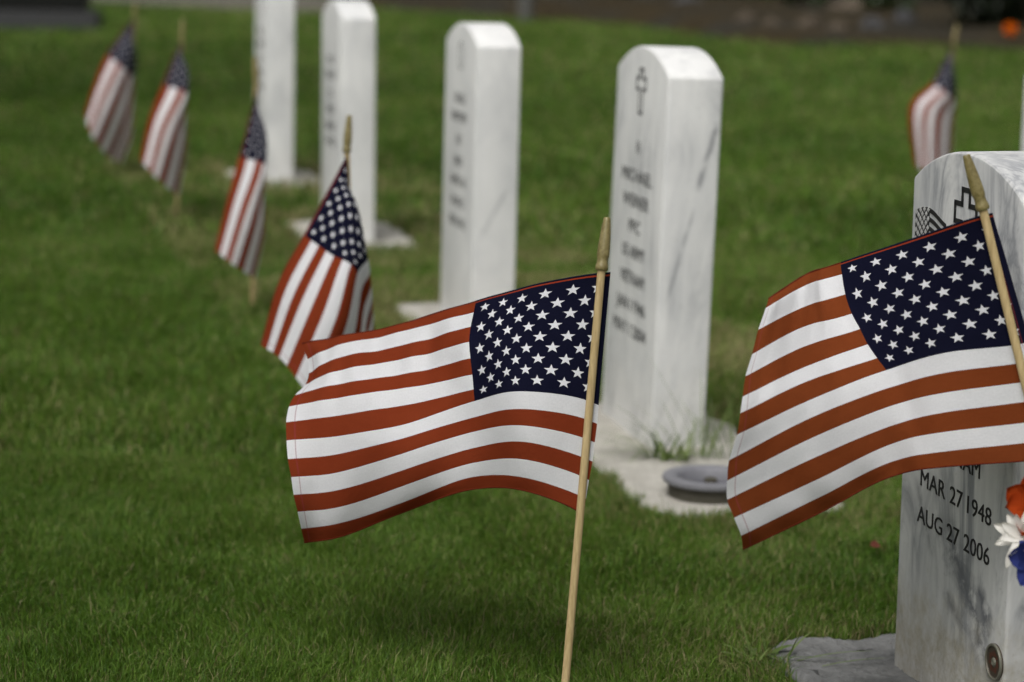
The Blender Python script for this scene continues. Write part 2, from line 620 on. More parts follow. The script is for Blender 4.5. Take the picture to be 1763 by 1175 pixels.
def cross(parent, zc, hgt=0.082, wd=0.0042):
    a = hgt * 0.125
    b = hgt * 0.36
    top, bot = zc + hgt / 2, zc - hgt / 2
    arm = zc + hgt * 0.17
    P = [(-a, top), (a, top), (a, arm + a), (b, arm + a), (b, arm - a), (a, arm - a), (a, bot), (-a, bot),
         (-a, arm - a), (-b, arm - a), (-b, arm + a), (-a, arm + a)]
    return flat_part('cross_emblem', strip(P, wd), parent, M_INK)


def engraved_flag(parent, x0, z1, w=0.096, h=0.066):
    def wave(x): return 0.0075 * math.sin(math.pi * 1.3 * x / w)
    polys = []
    n = 14
    for k in range(7):                                  # dark stripes
        za, zb = z1 - h * (2 * k) / 13, z1 - h * (2 * k + 1) / 13
        xs0 = 0.45 if k < 4 else 0.0
        pts = [x0 + w * (xs0 + (1 - xs0) * i / n) for i in range(n + 1)]
        for i in range(n):
            xa, xb = pts[i], pts[i + 1]
            wa, wb = wave(xa - x0), wave(xb - x0)
            polys.append([(xa, za + wa), (xb, za + wb), (xb, zb + wb), (xa, zb + wa)])
    hc = h * 7 / 13
    cw = w * 0.45
    for i in range(6):                                  # star field, dark ground
        xa, xb = x0 + cw * i / 6, x0 + cw * (i + 1) / 6
        wa, wb = wave(xa - x0), wave(xb - x0)
        polys.append([(xa, z1 + wa), (xb, z1 + wb), (xb, z1 - hc + wb), (xa, z1 - hc + wa)])
    dots = []
    for i in range(7):                                  # and its pale lozenges
        for j in range(7):
            if (i + j) % 2: continue
            cx = x0 + cw * (i + 0.5) / 7
            cz = z1 - hc * (j + 0.5) / 7 + wave(cx - x0)
            rx, rz = cw / 7 * 0.62, hc / 7 * 0.62
            dots.append([(cx - rx, cz), (cx, cz + rz), (cx + rx, cz), (cx, cz - rz)])
    flat_part('engraved_stars', dots, parent, M_PALE, -ST_T / 2 - 0.0012)
    # outline of the star field
    polys.append([(x0 - 0.001, z1 + wave(0)), (x0 + 0.001, z1 + wave(0)), (x0 + 0.001, z1 - h + wave(0)), (x0 - 0.001, z1 - h + wave(0))])
    return flat_part('engraved_flag', polys, parent, M_INK)


stone_objs = {}
LAB = {
    'near': 'nearest grey-veined white marble headstone, dates and flag carved on its face',
    'middle': 'white marble headstone with carved cross, round vase ring on the pad before it',
    'second': 'white marble headstone between the middle cross-carved one and the far pair, seen nearly edge-on',
    'third': 'blurred white headstone whose bright top just reaches the upper frame edge',
    'far': 'farthest white headstone, its top cut off by the upper frame edge',
    'edge': 'sliver of a white headstone at the right frame edge behind the nearest stone',
}
for key, s in STONES.items():
    d, n = stone_axes(s)
    c = Vector((*s['p'], 0)) + d * ST_W / 2 + n * ST_T / 2
    s['c'], s['d'], s['n'] = c, d, n
    e = empty('headstone', c, (math.radians(s['lean']), 0, math.radians(s['a'] - 90)))
    tag(e, LAB[key], 'headstone', 'white marble headstones')
    stone_objs[key] = e
    stone_body(s['h'], marble_mat('marble_' + key, s['seed'], s['vein'], s['dirt'], 0.84 if key == 'near' else 1.0, {
        'near': (('x', -0.03, 0.25, 0.15, 0.07, 0.019, 0, .95), ('x', 0.07, 0.60, 0.13, 0.36, 0.020, 0, .9), ('x', -0.02, 0.15, 0.06, 0.12, .006, 0, .7),
                 ('x', 0.085, 0.19, 0.12, 0.125, 0.011, 0, 1.0), ('x', 0.02, 0.62, 0.06, 0.50, .008, 0, .7), ('x', -0.12, .27, -.05, .18, .006, 0, .55), ('y', -.04, .18, .04, .15, .008, .15, .8)),
        'middle': (('y', 0.043, 0.60, 0.012, 0.47, 0.0042, .12, .8), ('y', 0.010, 0.45, -0.035, 0.27, 0.0028, .12, .5),),
        'second': (('y', 0.03, 0.35, -0.04, 0.22, 0.004, .12, .35),)}.get(key, ())), e)

e = stone_objs['near']
zc = STONES['near']['h'] + RISE - 0.046 - 0.041
cross(e, zc, 0.086, 0.0062)
engraved_flag(e, -0.150, STONES['near']['h'] - 0.040, 0.094, 0.072)
inscription(e, 'VIETNAM', 0.320, 0.0, 0.0305, width=0.150)
inscription(e, 'MAR 27 1948', 0.272, 0.006, 0.0305, width=0.212)
inscription(e, 'AUG 27 2006', 0.225, 0.003, 0.0305, width=0.218)
# bronze medallion
md = empty('medallion', (0.142, -ST_T / 2, 0.110))
md.parent = e
md_mat = plain('bronze_dark', (0.07, 0.055, 0.04), 0.5, 0.5, 0.3, 300, 0.3)
rim_mat = plain('medallion_rim', (0.17, 0.165, 0.13), 0.5, 0.5, 0.2, 200, 0.3)
red_mat = plain('medallion_red', (0.09, 0.028, 0.016), 0.5, 0.4, 0.3, 300)
V, Fc = lathe([(0.0215, 0), (0.0215, 0.0028), (0.0205, 0.0038), (0.0185, 0.0036), (0.0180, 0.0022), (0.0001, 0.0022)], 40)
o = mesh_obj('medallion_disc', V, Fc, md_mat, md, sharp=30)
V, Fc = lathe([(0.0182, 0.0015), (0.0215, 0.0015), (0.0219, 0.003), (0.0212, 0.0042), (0.0190, 0.0042), (0.0182, 0.003)], 40, cap=False)
o2 = mesh_obj('medallion_rim', V, Fc, rim_mat, md, sharp=50)
bm = bmesh.new()                                            # red ring segments and a pale centre crest
for k in range(14):
    a0 = 2 * math.pi * (k + 0.15 * (k % 3)) / 14
    a1 = a0 + 0.33
    r0, r1 = 0.0072, 0.0120 + 0.0015 * (k % 2)
    q = [bm.verts.new((r * math.cos(t), r * math.sin(t), 0.0027)) for r, t in ((r0, a0), (r1, a0), (r1, a1), (r0, a1))]
    bm.faces.new(q)
o3 = bm_obj('medallion_red_ring', bm, red_mat, md)
V, Fc = lathe([(0.0055, 0.002), (0.0050, 0.0034), (0.0030, 0.0042), (0.0022, 0.0036), (0.0001, 0.0036)], 18)
o4 = mesh_obj('medallion_crest', V, Fc, rim_mat, md, sharp=40)
md.rotation_euler = (math.radians(90), 0, 0)

e = stone_objs['middle']
hm = STONES['middle']['h']
cross(e, hm + RISE - 0.042 - 0.04, 0.080, 0.0058)
for txt, z, wd in (('H', 0.535, None), ('MICHAEL', 0.481, 0.190), ('WEINER', 0.435, 0.165), ('PFC', 0.388, 0.070),
                   ('US ARMY', 0.341, 0.145), ('VIETNAM', 0.292, 0.155), ('JAN 1 1946', 0.243, 0.185), ('MAY 1 2004', 0.197, 0.210)):
    inscription(e, txt, z, 0.0, 0.034, 0.85, wd)
for key, rows in (('second', ((0.535, 0.10), (0.492, 0.15), (0.440, 0.05), (0.39, 0.09), (0.345, 0.15), (0.297, 0.13), (0.250, 0.15))),
                  ('third', ((0.53, 0.10), (0.485, 0.15), (0.43, 0.06), (0.385, 0.12), (0.335, 0.15), (0.29, 0.14))),
                  ('far', ((0.53, 0.10), (0.485, 0.15), (0.43, 0.06), (0.385, 0.12), (0.335, 0.15)))):
    e = stone_objs[key]
    # lettering too blurred to read: short carved strokes
    for z, wd in rows:
        polys = []
        x = -wd / 2
        while x < wd / 2:
            polys.append([(x, z - 0.011), (x + 0.004, z - 0.011), (x + 0.004, z + 0.011), (x, z + 0.011)])
            if random.random() < 0.6:
                zz = z + random.choice((-0.0085, 0, 0.0085))
                polys.append([(x + 0.0042, zz - 0.0017), (x + 0.011, zz - 0.0017), (x + 0.011, zz + 0.0017), (x + 0.0042, zz + 0.0017)])
            x += random.choice((0.011, 0.014, 0.017))
        flat_part('inscription_line', polys, e, M_INK)
# wreath-like ring emblem on the second stone
ringp = [(0.020 * math.cos(t), STONES['second']['h'] - 0.030 + 0.030 * math.sin(t)) for t in np.linspace(0, 2 * math.pi, 21)[:-1]]
flat_part('ring_emblem', strip(ringp, 0.0035), stone_objs['second'], M_INK)

# ------------------------------------------------------------------ pads
PADS = []


def in_pads(x, y, grow=0.0):
    hit = np.zeros(len(x), dtype=bool)
    for c, d, n, s0, s1, n0, n1, sd_ in PADS:
        px, py = x - c[0], y - c[1]
        s = px * d[0] + py * d[1]
        m = px * n[0] + py * n[1]
        w = (vnoise(x * 22 + sd_, y * 22, 5) - 0.5) * 0.06 + (vnoise(x * 75 + sd_, y * 75, 6) - 0.5) * 0.05
        # rounded-corner test
        cs, cm = (s0 + s1) / 2, (n0 + n1) / 2
        hs, hm_ = (s1 - s0) / 2 + grow, (n1 - n0) / 2 + grow
        r = 0.06
        qx = np.maximum(np.abs(s - cs) - hs + r, 0)
        qy = np.maximum(np.abs(m - cm) - hm_ + r, 0)
        hit |= (np.hypot(qx, qy) + w * 0.7) < r
    return hit


PADLAB = {
    'near': 'rough grey concrete pad under the nearest headstone, grass creeping over it',
    'middle': 'pale concrete pad under the middle headstone, carrying the round vase ring',
    'second': 'pale concrete pad at the foot of the second headstone behind the front flag',
    'third': 'pale concrete pad around the third headstone beside the drooping flag',
    'far': 'pale concrete pad around the farthest headstone',
    'edge': 'pale concrete pad under the headstone at the right frame edge',
}
for key, s in STONES.items():
    c = Vector((*s['p'], 0))
    far, near, front, back = s['pad']
    PADS.append((c, s['d'], s['n'], -far, ST_W + near, -front, ST_T + back, s['seed']))
    N1, N2 = (110, 64) if key == 'near' else (44, 26)
    V, Fc = [], []
    rr = random.Random(int(s['seed'] * 10))
    for i in range(N1 + 1):
        for j in range(N2 + 1):
            a, b = i / N1 * 2 - 1, j / N2 * 2 - 1
            # squircle mapping for rounded corners
            k = 1.0 / max(1e-6, (abs(a) ** 6 + abs(b) ** 6) ** (1 / 6)) * max(abs(a), abs(b)) if (a or b) else 1
            a, b = a * k, b * k
            S = -far + (ST_W + near + far) * (a + 1) / 2
            Nn = -front + (ST_T + back + front) * (b + 1) / 2
            edge = max(abs(a), abs(b))
            p = c + s['d'] * S + s['n'] * Nn
            wob = 0.012 * math.sin(S * 40 + s['seed']) * (edge > 0.8)
            p += s['n'] * wob + s['d'] * 0.010 * math.sin(Nn * 47 + 2 * s['seed']) * (edge > 0.8)
            amp = 0.004 if key == 'near' else 0.003
            z = 0.0 if key == 'near' else 0.010 + amp * (float(vnoise(np.array([p.x * 14]), np.array([p.y * 14]), 3)[0]) - 0.5) * 2
            if edge > 0.93: z -= 0.007
            if i in (0, N1) or j in (0, N2): z = -0.02
            V.append((p.x, p.y, z))
    if key == 'near':                                       # broken, pitted surface
        A_ = np.array(V)
        rough = (vnoise(A_[:, 0] * 13, A_[:, 1] * 13, 3) - .5) * .005 + (vnoise(A_[:, 0] * 31, A_[:, 1] * 31, 13) - .5) * .0035 \
            + (np.abs(vnoise(A_[:, 0] * 70, A_[:, 1] * 70, 14) - .5) - .25) * .006 + (vnoise(A_[:, 0] * 160, A_[:, 1] * 160, 15) - .5) * .0022
        A_[:, 2] = np.where(A_[:, 2] < -.015, -.02, A_[:, 2] + .0115 + rough)
        V = [tuple(q) for q in A_]
    for i in range(N1):
        for j in range(N2):
            q = i * (N2 + 1) + j
            Fc.append((q, q + 1, q + N2 + 2, q + N2 + 1))
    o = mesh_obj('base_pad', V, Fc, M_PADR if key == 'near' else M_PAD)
    tag(o, PADLAB[key], 'pad', 'concrete pads under the headstones')

# ------------------------------------------------------------------ flags
def catmull(xs_, ys_, xq):
    """non-uniform cubic hermite (finite differences) for 1-D arrays"""
    xs_ = np.asarray(xs_, float); ys_ = np.asarray(ys_, float)
    m = np.zeros_like(ys_)
    h = np.diff(xs_)
    dl = np.diff(ys_, axis=0) / h[:, None]
    m[0], m[-1] = dl[0], dl[-1]
    for i in range(1, len(xs_) - 1):
        m[i] = (dl[i - 1] * h[i] + dl[i] * h[i - 1]) / (h[i] + h[i - 1])
    k = np.clip(np.searchsorted(xs_, xq, 'right') - 1, 0, len(xs_) - 2)
    t = (xq - xs_[k]) / h[k]
    t = t[:, None]; hh = h[k][:, None]
    return ((2 * t**3 - 3 * t**2 + 1) * ys_[k] + (t**3 - 2 * t**2 + t) * hh * m[k]
            + (-2 * t**3 + 3 * t**2) * ys_[k + 1] + (t**3 - t**2) * hh * m[k + 1])


def make_flag(key, us, vs_, grid, fin_top, fin_bot, base, label, pole_r=0.0048, mat=None, nu=64, nv=52, ripple=None):
    """grid[v][u] = control point in space; the cloth is a smooth surface through them"""
    G = np.array([[tuple(p) for p in row] for row in grid])              # v,u,3
    nvc, nuc = G.shape[:2]
    uq = np.linspace(0, 1, nu + 1)
    vq = np.linspace(0, 13, nv + 1)
    A = np.stack([catmull(us, G[i], uq) for i in range(nvc)])            # v,nu,3
    S = np.stack([catmull(vs_, A[:, k], vq) for k in range(nu + 1)], 1)   # nv,nu,3
    if ripple is not None:
        UU, VV = np.meshgrid(uq, vq / 13)
        R_ = ripple(UU, VV)
        S = S + R_[..., None] * np.array([0.0, -1.0, 0.30])
    root = empty('stick_flag', base)
    tag(root, label, 'flag', 'small flags on wooden sticks')
    inv = Vector(base)
    Vv = [Vector(S[j, k]) - inv for j in range(nv + 1) for k in range(nu + 1)]
    Fc = [(j * (nu + 1) + k, j * (nu + 1) + k + 1, (j + 1) * (nu + 1) + k + 1, (j + 1) * (nu + 1) + k) for j in range(nv) for k in range(nu)]
    cl = mesh_obj('cloth', Vv, Fc, mat or M_FLAG, root)
    uvl = cl.data.uv_layers.new(name='UVMap')
    UV = np.zeros((len(cl.data.loops), 2), np.float32)
    vi = np.zeros(len(cl.data.loops), np.int32)
    cl.data.loops.foreach_get('vertex_index', vi)
    UV[:, 0] = (vi % (nu + 1)) / nu
    UV[:, 1] = (vi // (nu + 1)) / nv
    uvl.data.foreach_set('uv', UV.ravel())
    # rolled hems along the top and bottom edges
    kc = int(round(nu * 0.4))
    top = [Vector(S[0, k]) - inv for k in range(nu + 1)]
    bot = [Vector(S[nv, k]) - inv for k in range(nu + 1)]
    for nm, pts, mt in (('hem', top[:kc + 1], M_HEM_N), ('hem', top[kc:], M_HEM_R), ('hem', bot, M_HEM_R)):
        V_, F_ = tube(pts, [0.0009] * len(pts), 6)
        mesh_obj(nm, V_, F_, mt, cl)
    # stick and finial
    ft, fb = Vector(fin_top) - inv, Vector(fin_bot) - inv
    ax = (ft - fb).normalized()
    end = Vector((0, 0, -0.10)) + (Vector((0, 0, 0)) - fb).normalized() * 0.0
    V_, F_ = lathe([(pole_r, 0), (pole_r * 1.02, 0.5), (pole_r, 1.0)], 18, end, fb + ax * 0.004)
    mesh_obj('pole', V_, F_, M_POLE, root, sharp=40)
    L = (ft - fb).length
    k = L / 0.062
    pr = [(0.0066, 0.0), (0.0073, 0.015), (0.0074, 0.075), (0.0070, 0.10), (0.0063, 0.16), (0.0062, 0.215), (0.0067, 0.25),
          (0.0072, 0.30), (0.0071, 0.42), (0.0064, 0.60), (0.0054, 0.80), (0.0044, 0.93), (0.0041, 0.985), (0.0034, 1.0)]
    V_, F_ = lathe([(r * k, t) for r, t in pr], 22, fb, ft)
    mesh_obj('finial', V_, F_, M_FIN, root, sharp=50)
    return root


# -- the sharp flag in front -----------------------------------------------
us = [0.0, 0.05, 0.2, 0.4, 0.64, 0.83, 1.0]
vv = list(range(14))
c_h = [(1051, 470), (1048, 503), (1045, 535), (1042, 568), (1039, 601), (1036, 633), (1033, 666), (1030.6, 698), (1028, 730), (1024, 762), (1020, 795), (1014, 827), (1009, 859), (1005, 887)]
c_p = [(1026, 472), (1023, 503), (1020, 534), (1017, 565), (1014, 596), (1011, 627), (1008, 658), (1005, 688), (1002, 720), (999.4, 752.6), (996, 785), (992.8, 817), (989.8, 850), (986.6, 875.5)]
c_2 = [(922, 490), (918, 515), (914, 541), (911, 567), (908, 594), (907, 621), (906, 648), (906, 674.5), (906, 705), (906, 733.6), (906, 761.7), (906, 792), (906, 823.4), (906, 845.7)]
c_4 = [(819.4, 520), (815.6, 539.2), (810.5, 564.2), (807.8, 590.3), (810, 618), (813, 645), (815.3, 670), (816.8, 690), (817, 717.7), (817, 742.6), (817, 770.9), (817, 796.8), (817, 821.3), (817, 842.6)]
c_6 = [(684.3, 558.6), (684.3, 572), (684.3, 596), (684.3, 619.6), (684.3, 646), (684.3, 670.3), (684.3, 700.5), (684.3, 734.5), (684.3, 758.4), (684.3, 784.9), (684.3, 813.9), (684.3, 841.1), (684.3, 869.2), (684.3, 886.2)]
c_8 = [(582, 580.4), (582, 595.8), (582, 617.9), (582, 639.7), (582, 662.7), (582, 685.7), (582, 715.8), (582, 750.7), (582, 781.5), (582, 813), (582, 843.6), (582, 873.4), (582, 901.5), (582, 925.4)]
c_1 = [(521, 593), (529.4, 618.7), (531, 642), (524, 661), (506.4, 679), (496.2, 698.8), (491.6, 726.5), (492.8, 758), (495.7, 791), (501.8, 822.4), (506.4, 853), (513.2, 882), (519.5, 911.4), (524.6, 935)]


def ss(v, a, b):
    t = min(1, max(0, (v - a) / (b - a)))
    return t * t * (3 - 2 * t)


def dlist(top, mid, bot):
    r = []
    for v in range(14):
        x = v / 13
        r.append(top * (1 - x) * (1 - 2 * x) + 4 * mid * x * (1 - x) + bot * x * (2 * x - 1))
    return r


D1 = [dlist(2.836, 2.829, 2.822), dlist(2.834, 2.827, 2.820), dlist(2.93, 2.852, 2.855), dlist(3.00, 2.905, 2.915),
      dlist(3.10, 2.955, 2.965), dlist(3.15, 2.985, 3.00), dlist(3.22, 3.01, 3.04)]
PB1 = gnd(957, 1262)
FB1 = pt(1035.3, 466, 2.827)


def pole_depth(fb, base, py):
    """distance of the stick at picture height py"""
    inv = CAM_M.transposed()
    best = None
    for k in range(101):
        q = fb.lerp(base, k / 100)
        c_ = inv @ (q - CAM_P)
        yy = H / 2 - c_.y / -c_.z * FPX
        if best is None or abs(yy - py) < best[0]: best = (abs(yy - py), -c_.z)
    return best[1]


for k in (0, 1):
    D1[k] = [pole_depth(FB1, PB1, (c_h, c_p)[k][v][1]) + 0.0075 for v in range(14)]
cols = [c_h, c_p, c_2, c_4, c_6, c_8, c_1]
grid = [[pt(*cols[k][v], D1[k][v]) for k in range(7)] for v in range(14)]
make_flag('front', us, vv, grid, pt(1045.5, 375, 2.832), FB1, PB1,
          'sharp small American flag in front, blown open to the left on a pale stick', nu=96, nv=78,
          ripple=lambda u, v: np.clip((u - .1) / .35, 0, 1) * (
              0.0042 * np.sin(2 * np.pi * (6.5 * u + 1.1 * v) + .6 * np.sin(9 * v)) * np.exp(-((v - .16) / .22) ** 2) +
              0.0026 * np.sin(2 * np.pi * (11 * u - 1.6 * v) + 1.0) * np.exp(-((v - .22) / .2) ** 2) +
              0.0075 * np.sin(2 * np.pi * (2.1 * u + .9 * v) + 2.0) + 0.0022 * np.sin(2 * np.pi * (4.6 * u - 1.4 * v) + 4.0)))

# -- the flag in front of the nearest stone --------------------------------
us = [0.0, 0.05, 0.2, 0.4, 0.7, 1.0]
f_p = [(1687, 373), (1696, 405), (1706, 437), (1715, 468), (1724, 500), (1733, 531), (1742, 563), (1750, 594), (1759, 625), (1768, 657), (1777, 690), (1786, 725), (1794, 759), (1803, 790)]
f_h = [(x + 22, y - 5) for x, y in f_p]
f_2 = [(1573, 411), (1580, 438), (1588, 466), (1596, 494), (1605, 522), (1614, 550), (1623, 578), (1632, 607), (1634, 641), (1635, 675), (1635, 709), (1634, 743), (1632, 777), (1630, 803.5)]
f_4 = [(1447, 453), (1449.7, 472.4), (1455.7, 506.7), (1466.8, 540), (1481, 566.5), (1494, 593), (1510, 617), (1525.4, 638), (1538, 666), (1545, 696), (1546, 730), (1546, 761), (1543, 793), (1540, 819)]
f_7 = [(1388, 473), (1384, 493), (1381, 530), (1381, 564), (1382, 598), (1386, 632), (1392, 656), (1397, 688), (1398, 719), (1399, 754), (1399, 790), (1405, 827), (1410, 857), (1410, 884)]
f_1 = [(1323, 515), (1318.5, 530.6), (1305.7, 568), (1295, 610), (1283.8, 648), (1278.7, 683), (1274.5, 712), (1268.4, 749), (1255, 793), (1251.8, 828), (1251.8, 861), (1263.4, 892), (1275.8, 923), (1279.5, 946)]
D0 = [dlist(2.628, 2.620, 2.612), dlist(2.628, 2.620, 2.612), dlist(2.71, 2.665, 2.66), dlist(2.81, 2.715, 2.705), dlist(2.80, 2.675, 2.675), dlist(2.74, 2.60, 2.62)]
FB0, PB0 = pt(1693, 362, 2.616), gnd(1992, 1400)
for k in (0, 1):
    D0[k] = [pole_depth(FB0, PB0, (f_h, f_p)[k][v][1]) + 0.0075 for v in range(14)]
cols = [f_h, f_p, f_2, f_4, f_7, f_1]
grid = [[pt(*cols[k][v], D0[k][v]) for k in range(6)] for v in range(14)]
make_flag('near', us, vv, grid, pt(1663.5, 267, 2.612), FB0, PB0,
          'small American flag on a slanting stick covering the nearest headstone', mat=M_FLAG0, nu=96, nv=78,
          ripple=lambda u, v: np.clip((u - .1) / .3, 0, 1) * (
              0.0030 * np.sin(2 * np.pi * (3.2 * u + 1.2 * v) + 1.2) * (.5 + .5 * v) +
              0.0016 * v * np.sin(2 * np.pi * (6.1 * u + 2.4 * v) + .4 + np.sin(7 * v)) +
              0.0005 * np.sin(2 * np.pi * (8.5 * u - 1.3 * v) + 3.0) * (1 - v)))

# -- the drooping flags of the row ------------------------------------------
US5 = [0.0, 0.15, 0.4, 0.7, 1.0]
VS5 = [0, 3.5, 7, 10, 13]


def droop(key, g2, dz, d0, ftop, fbot, base, label, mat=None):
    grid = [[pt(x, y, d0 + dz[i][k] * d0 / 4.15) for k, (x, y) in enumerate(row)] for i, row in enumerate(g2)]
    make_flag(key, US5, VS5, grid, pt(*ftop, d0), pt(*fbot, d0), base, label, mat=mat or M_FLAG2, nu=48, nv=52)


DZ = [[0, -.03, -.07, -.09, -.10], [0, -.06, -.12, -.15, -.15], [0, -.05, -.12, -.15, -.15], [0, .0, .0, .02, .03], [0, .05, .10, .11, .12]]
DZ3 = [[0, -.03, -.07, -.09, -.10], [0, -.06, -.10, -.12, -.12], [0, -.02, -.03, -.06, -.06], [0, .03, .05, .04, .04], [0, .06, .10, .10, .10]]
droop('second', [
    [(598, 267), (572, 316), (523.6, 405.5), (480, 487), (449, 595)],
    [(602, 343), (612, 348), (568, 437), (527, 525), (487, 622)],
    [(606, 419), (632, 440), (616, 471), (594, 568), (540, 690)],
    [(609, 485), (638, 500), (630, 560), (618, 640), (575, 715)],
    [(612, 551), (640, 555), (641, 600), (630, 680), (605, 735)]], DZ, 4.15, (601.5, 199), (597, 262), gnd(617, 790),
    'drooping American flag with gold tip, half hidden behind the front flag', M_FLAG1)
droop('third', [
    [(444, 149), (432, 197), (412, 270), (391, 347), (370, 431)],
    [(443, 200), (455, 215), (456, 283), (430, 367), (402, 456)],
    [(442, 255), (456, 258), (452, 305), (456, 388), (437, 478)],
    [(440, 306), (450, 305), (446, 330), (448, 405), (440, 468)],
    [(438, 358), (443, 355), (442, 350), (440, 420), (430, 458)]], DZ3, 5.76, (438.5, 98), (441, 146), gnd(434, 536),
    'drooping American flag before the farthest headstone, its bare stick showing below')
droop('fourth', [
    [(313, 68), (300, 98), (280, 146), (257, 205), (241, 275)],
    [(312, 107), (321, 112), (321, 160), (292, 225), (268, 305)],
    [(311, 150), (320, 150), (318, 185), (321, 245), (304, 334)],
    [(309, 188), (316, 185), (312, 200), (314, 262), (310, 325)],
    [(308, 226), (312, 225), (308, 215), (306, 275), (300, 315)]], DZ3, 7.55, (315, 32), (313, 67), gnd(303, 374),
    'second flag from the left, drooping with a ragged bottom edge')
droop('fifth', [
    [(231, 30), (212, 55), (184, 94), (162, 145), (146, 197)],
    [(230, 65), (229, 72), (212, 117), (186, 175), (160, 238)],
    [(229, 103), (235, 105), (232, 140), (219, 205), (192, 274)],
    [(228, 134), (230, 140), (224, 160), (228, 225), (210, 281)],
    [(227, 165), (226, 170), (214, 175), (216, 240), (200, 270)]], DZ3, 8.8, (233, 2), (231.5, 29), gnd(224, 292),
    'leftmost drooping American flag, farthest along the row')
droop('sixth', [
    [(1641, 77), (1625, 105), (1604, 143), (1566, 186), (1575, 285)],
    [(1640, 100), (1639, 115), (1630, 160), (1604, 200), (1602, 300)],
    [(1639, 140), (1646, 145), (1646, 180), (1640, 222), (1634, 320)],
    [(1637, 170), (1640, 175), (1636, 195), (1634, 240), (1630, 330)],
    [(1636, 205), (1637, 200), (1632, 215), (1624, 250), (1618, 335)]], DZ3, 9.0, (1648, 42), (1642, 76), gnd(1622, 308),
    'blurred American flag standing far off behind the nearest headstone')

# ------------------------------------------------------------------ vase ring on the middle pad
vc = gnd(1223, 846, 0.016)
vase = tag(empty('ground_vase', (vc.x, vc.y, 0.012)), 'round grey metal flower vase sunk in the pad of the middle headstone', 'vase')
M_VR = plain('zinc_grey', (0.17, 0.17, 0.185), 0.55, 0.4, 0.18, 60)
M_VB = plain('vase_side', (0.07, 0.065, 0.05), 0.8, 0.2, 0.3, 50)
V, Fc = lathe([(0.070, -0.01), (0.071, 0.022)], 48, cap=False)
mesh_obj('collar', V, Fc, M_VB, vase)
V, Fc = lathe([(0.073, 0.022), (0.079, 0.022), (0.081, 0.026), (0.079, 0.031), (0.060, 0.032), (0.055, 0.028), (0.053, 0.010)], 56, cap=False)
mesh_obj('rim', V, Fc, M_VR, vase, sharp=50)
V, Fc = lathe([(0.053, 0.010), (0.050, 0.009), (0.020, 0.0095), (0.018, 0.014), (0.0001, 0.014)], 48, cap=False)
mesh_obj('lid', V, Fc, plain('lid_grey', (0.085, 0.085, 0.10), 0.6, 0.35, 0.35, 40), vase, sharp=40)
V, Fc = lathe([(0.011, 0.019), (0.011, 0.025), (0.008, 0.027), (0.0001, 0.027)], 20, cap=False)
mesh_obj('lid_knob', V, Fc, M_VB, vase, sharp=40)


# ------------------------------------------------------------------ weeds
def blade_mesh(name, specs, mat, parent):
    """specs: list of (base, azimuth, length, width, lift, curl) arching leaf blades"""
    V, loops, st, tt, tint = [], [], [], [], []
    for (b, az, L, w, lift, curl) in specs:
        n = 7
        d = Vector((math.cos(az), math.sin(az), 0))
        sd_ = Vector((-d.y, d.x, 0))
        p = Vector(b)
        ang = lift
        i0 = len(V)
        tn = random.random()
        for k in range(n + 1):
            f = k / n
            ww = w * (0.7 + 0.6 * f) * (1 - f) ** 0.6 if f < 1 else 0.0002
            V.append(p + sd_ * ww / 2); V.append(p - sd_ * ww / 2)
            tint += [tn, tn]
            p = p + (d * math.cos(ang) + Vector((0, 0, 1)) * math.sin(ang)) * (L / n)
            ang -= curl / n
        for k in range(n):
            a = i0 + 2 * k
            st.append(len(loops)); tt.append(4)
            loops += [a, a + 1, a + 3, a + 2]
    return np_mesh(name, np.array([tuple(v) for v in V]), np.array(loops), np.array(st), np.array(tt), mat,
                   {'tint': np.array(tint)}, parent, True)


M_WEED = leaf_mat('weed_leaf', (0.07, 0.12, 0.02), (0.18, 0.24, 0.07), 0.3)


def weed(px, py, specs, label, cat='weed'):
    b = gnd(px, py, 0.012)
    r = tag(empty('weed', b), label, cat, 'weeds at the pads')
    blade_mesh('leaves', specs, M_WEED, r)
    return r


R_ = random.Random(3)
sp = []
for k in range(26):
    sp.append(((R_.uniform(-.02, .02), R_.uniform(-.02, .02), 0), R_.uniform(2.2, 4.2), R_.uniform(.06, .15), R_.uniform(.003, .005), R_.uniform(.3, 1.2), R_.uniform(.5, 1.4)))
weed(1128, 786, sp, 'tuft of grassy weed at the near corner of the middle headstone')
sp = []
for k in range(34):
    sp.append(((R_.uniform(-.03, .03), R_.uniform(-.02, .02), 0), R_.uniform(0, 6.28), R_.uniform(.03, .07), R_.uniform(.004, .009), R_.uniform(.4, 1.4), R_.uniform(.3, 1.2)))
weed(1158, 792, sp, 'low bushy dark green weed between the middle headstone and its vase ring')
sp = [((0, 0, 0), 2.75, .215, .0034, 1.12, .25), ((-.03, 0, 0), 2.9, .15, .003, .95, .5), ((-.05, .01, 0), 3.0, .13, .003, .8, .6), ((.03, 0, 0), .4, .15, .0026, 1.2, .3), ((.0, .01, 0), 1.6, .16, .0026, 1.35, .2), ((.006, 0, 0), 2.5, .12, .003, 1.2, .35), ((.01, 0, 0), 0.3, .10, .003, 1.25, .4), ((.012, .01, 0), 0.2, .13, .003, 1.1, .5),
      ((-.01, 0, 0), 2.9, .09, .003, .9, .6)]
for k in range(26):
    sp.append(((R_.uniform(-.05, .06), R_.uniform(-.015, .015), 0), R_.uniform(-.6, 3.6), R_.uniform(.06, .16), R_.uniform(.0025, .0042), R_.uniform(.8, 1.4), R_.uniform(.2, .9)))
weed(1208, 788, sp, 'tall thin grass stems rising behind the vase ring against the middle headstone')
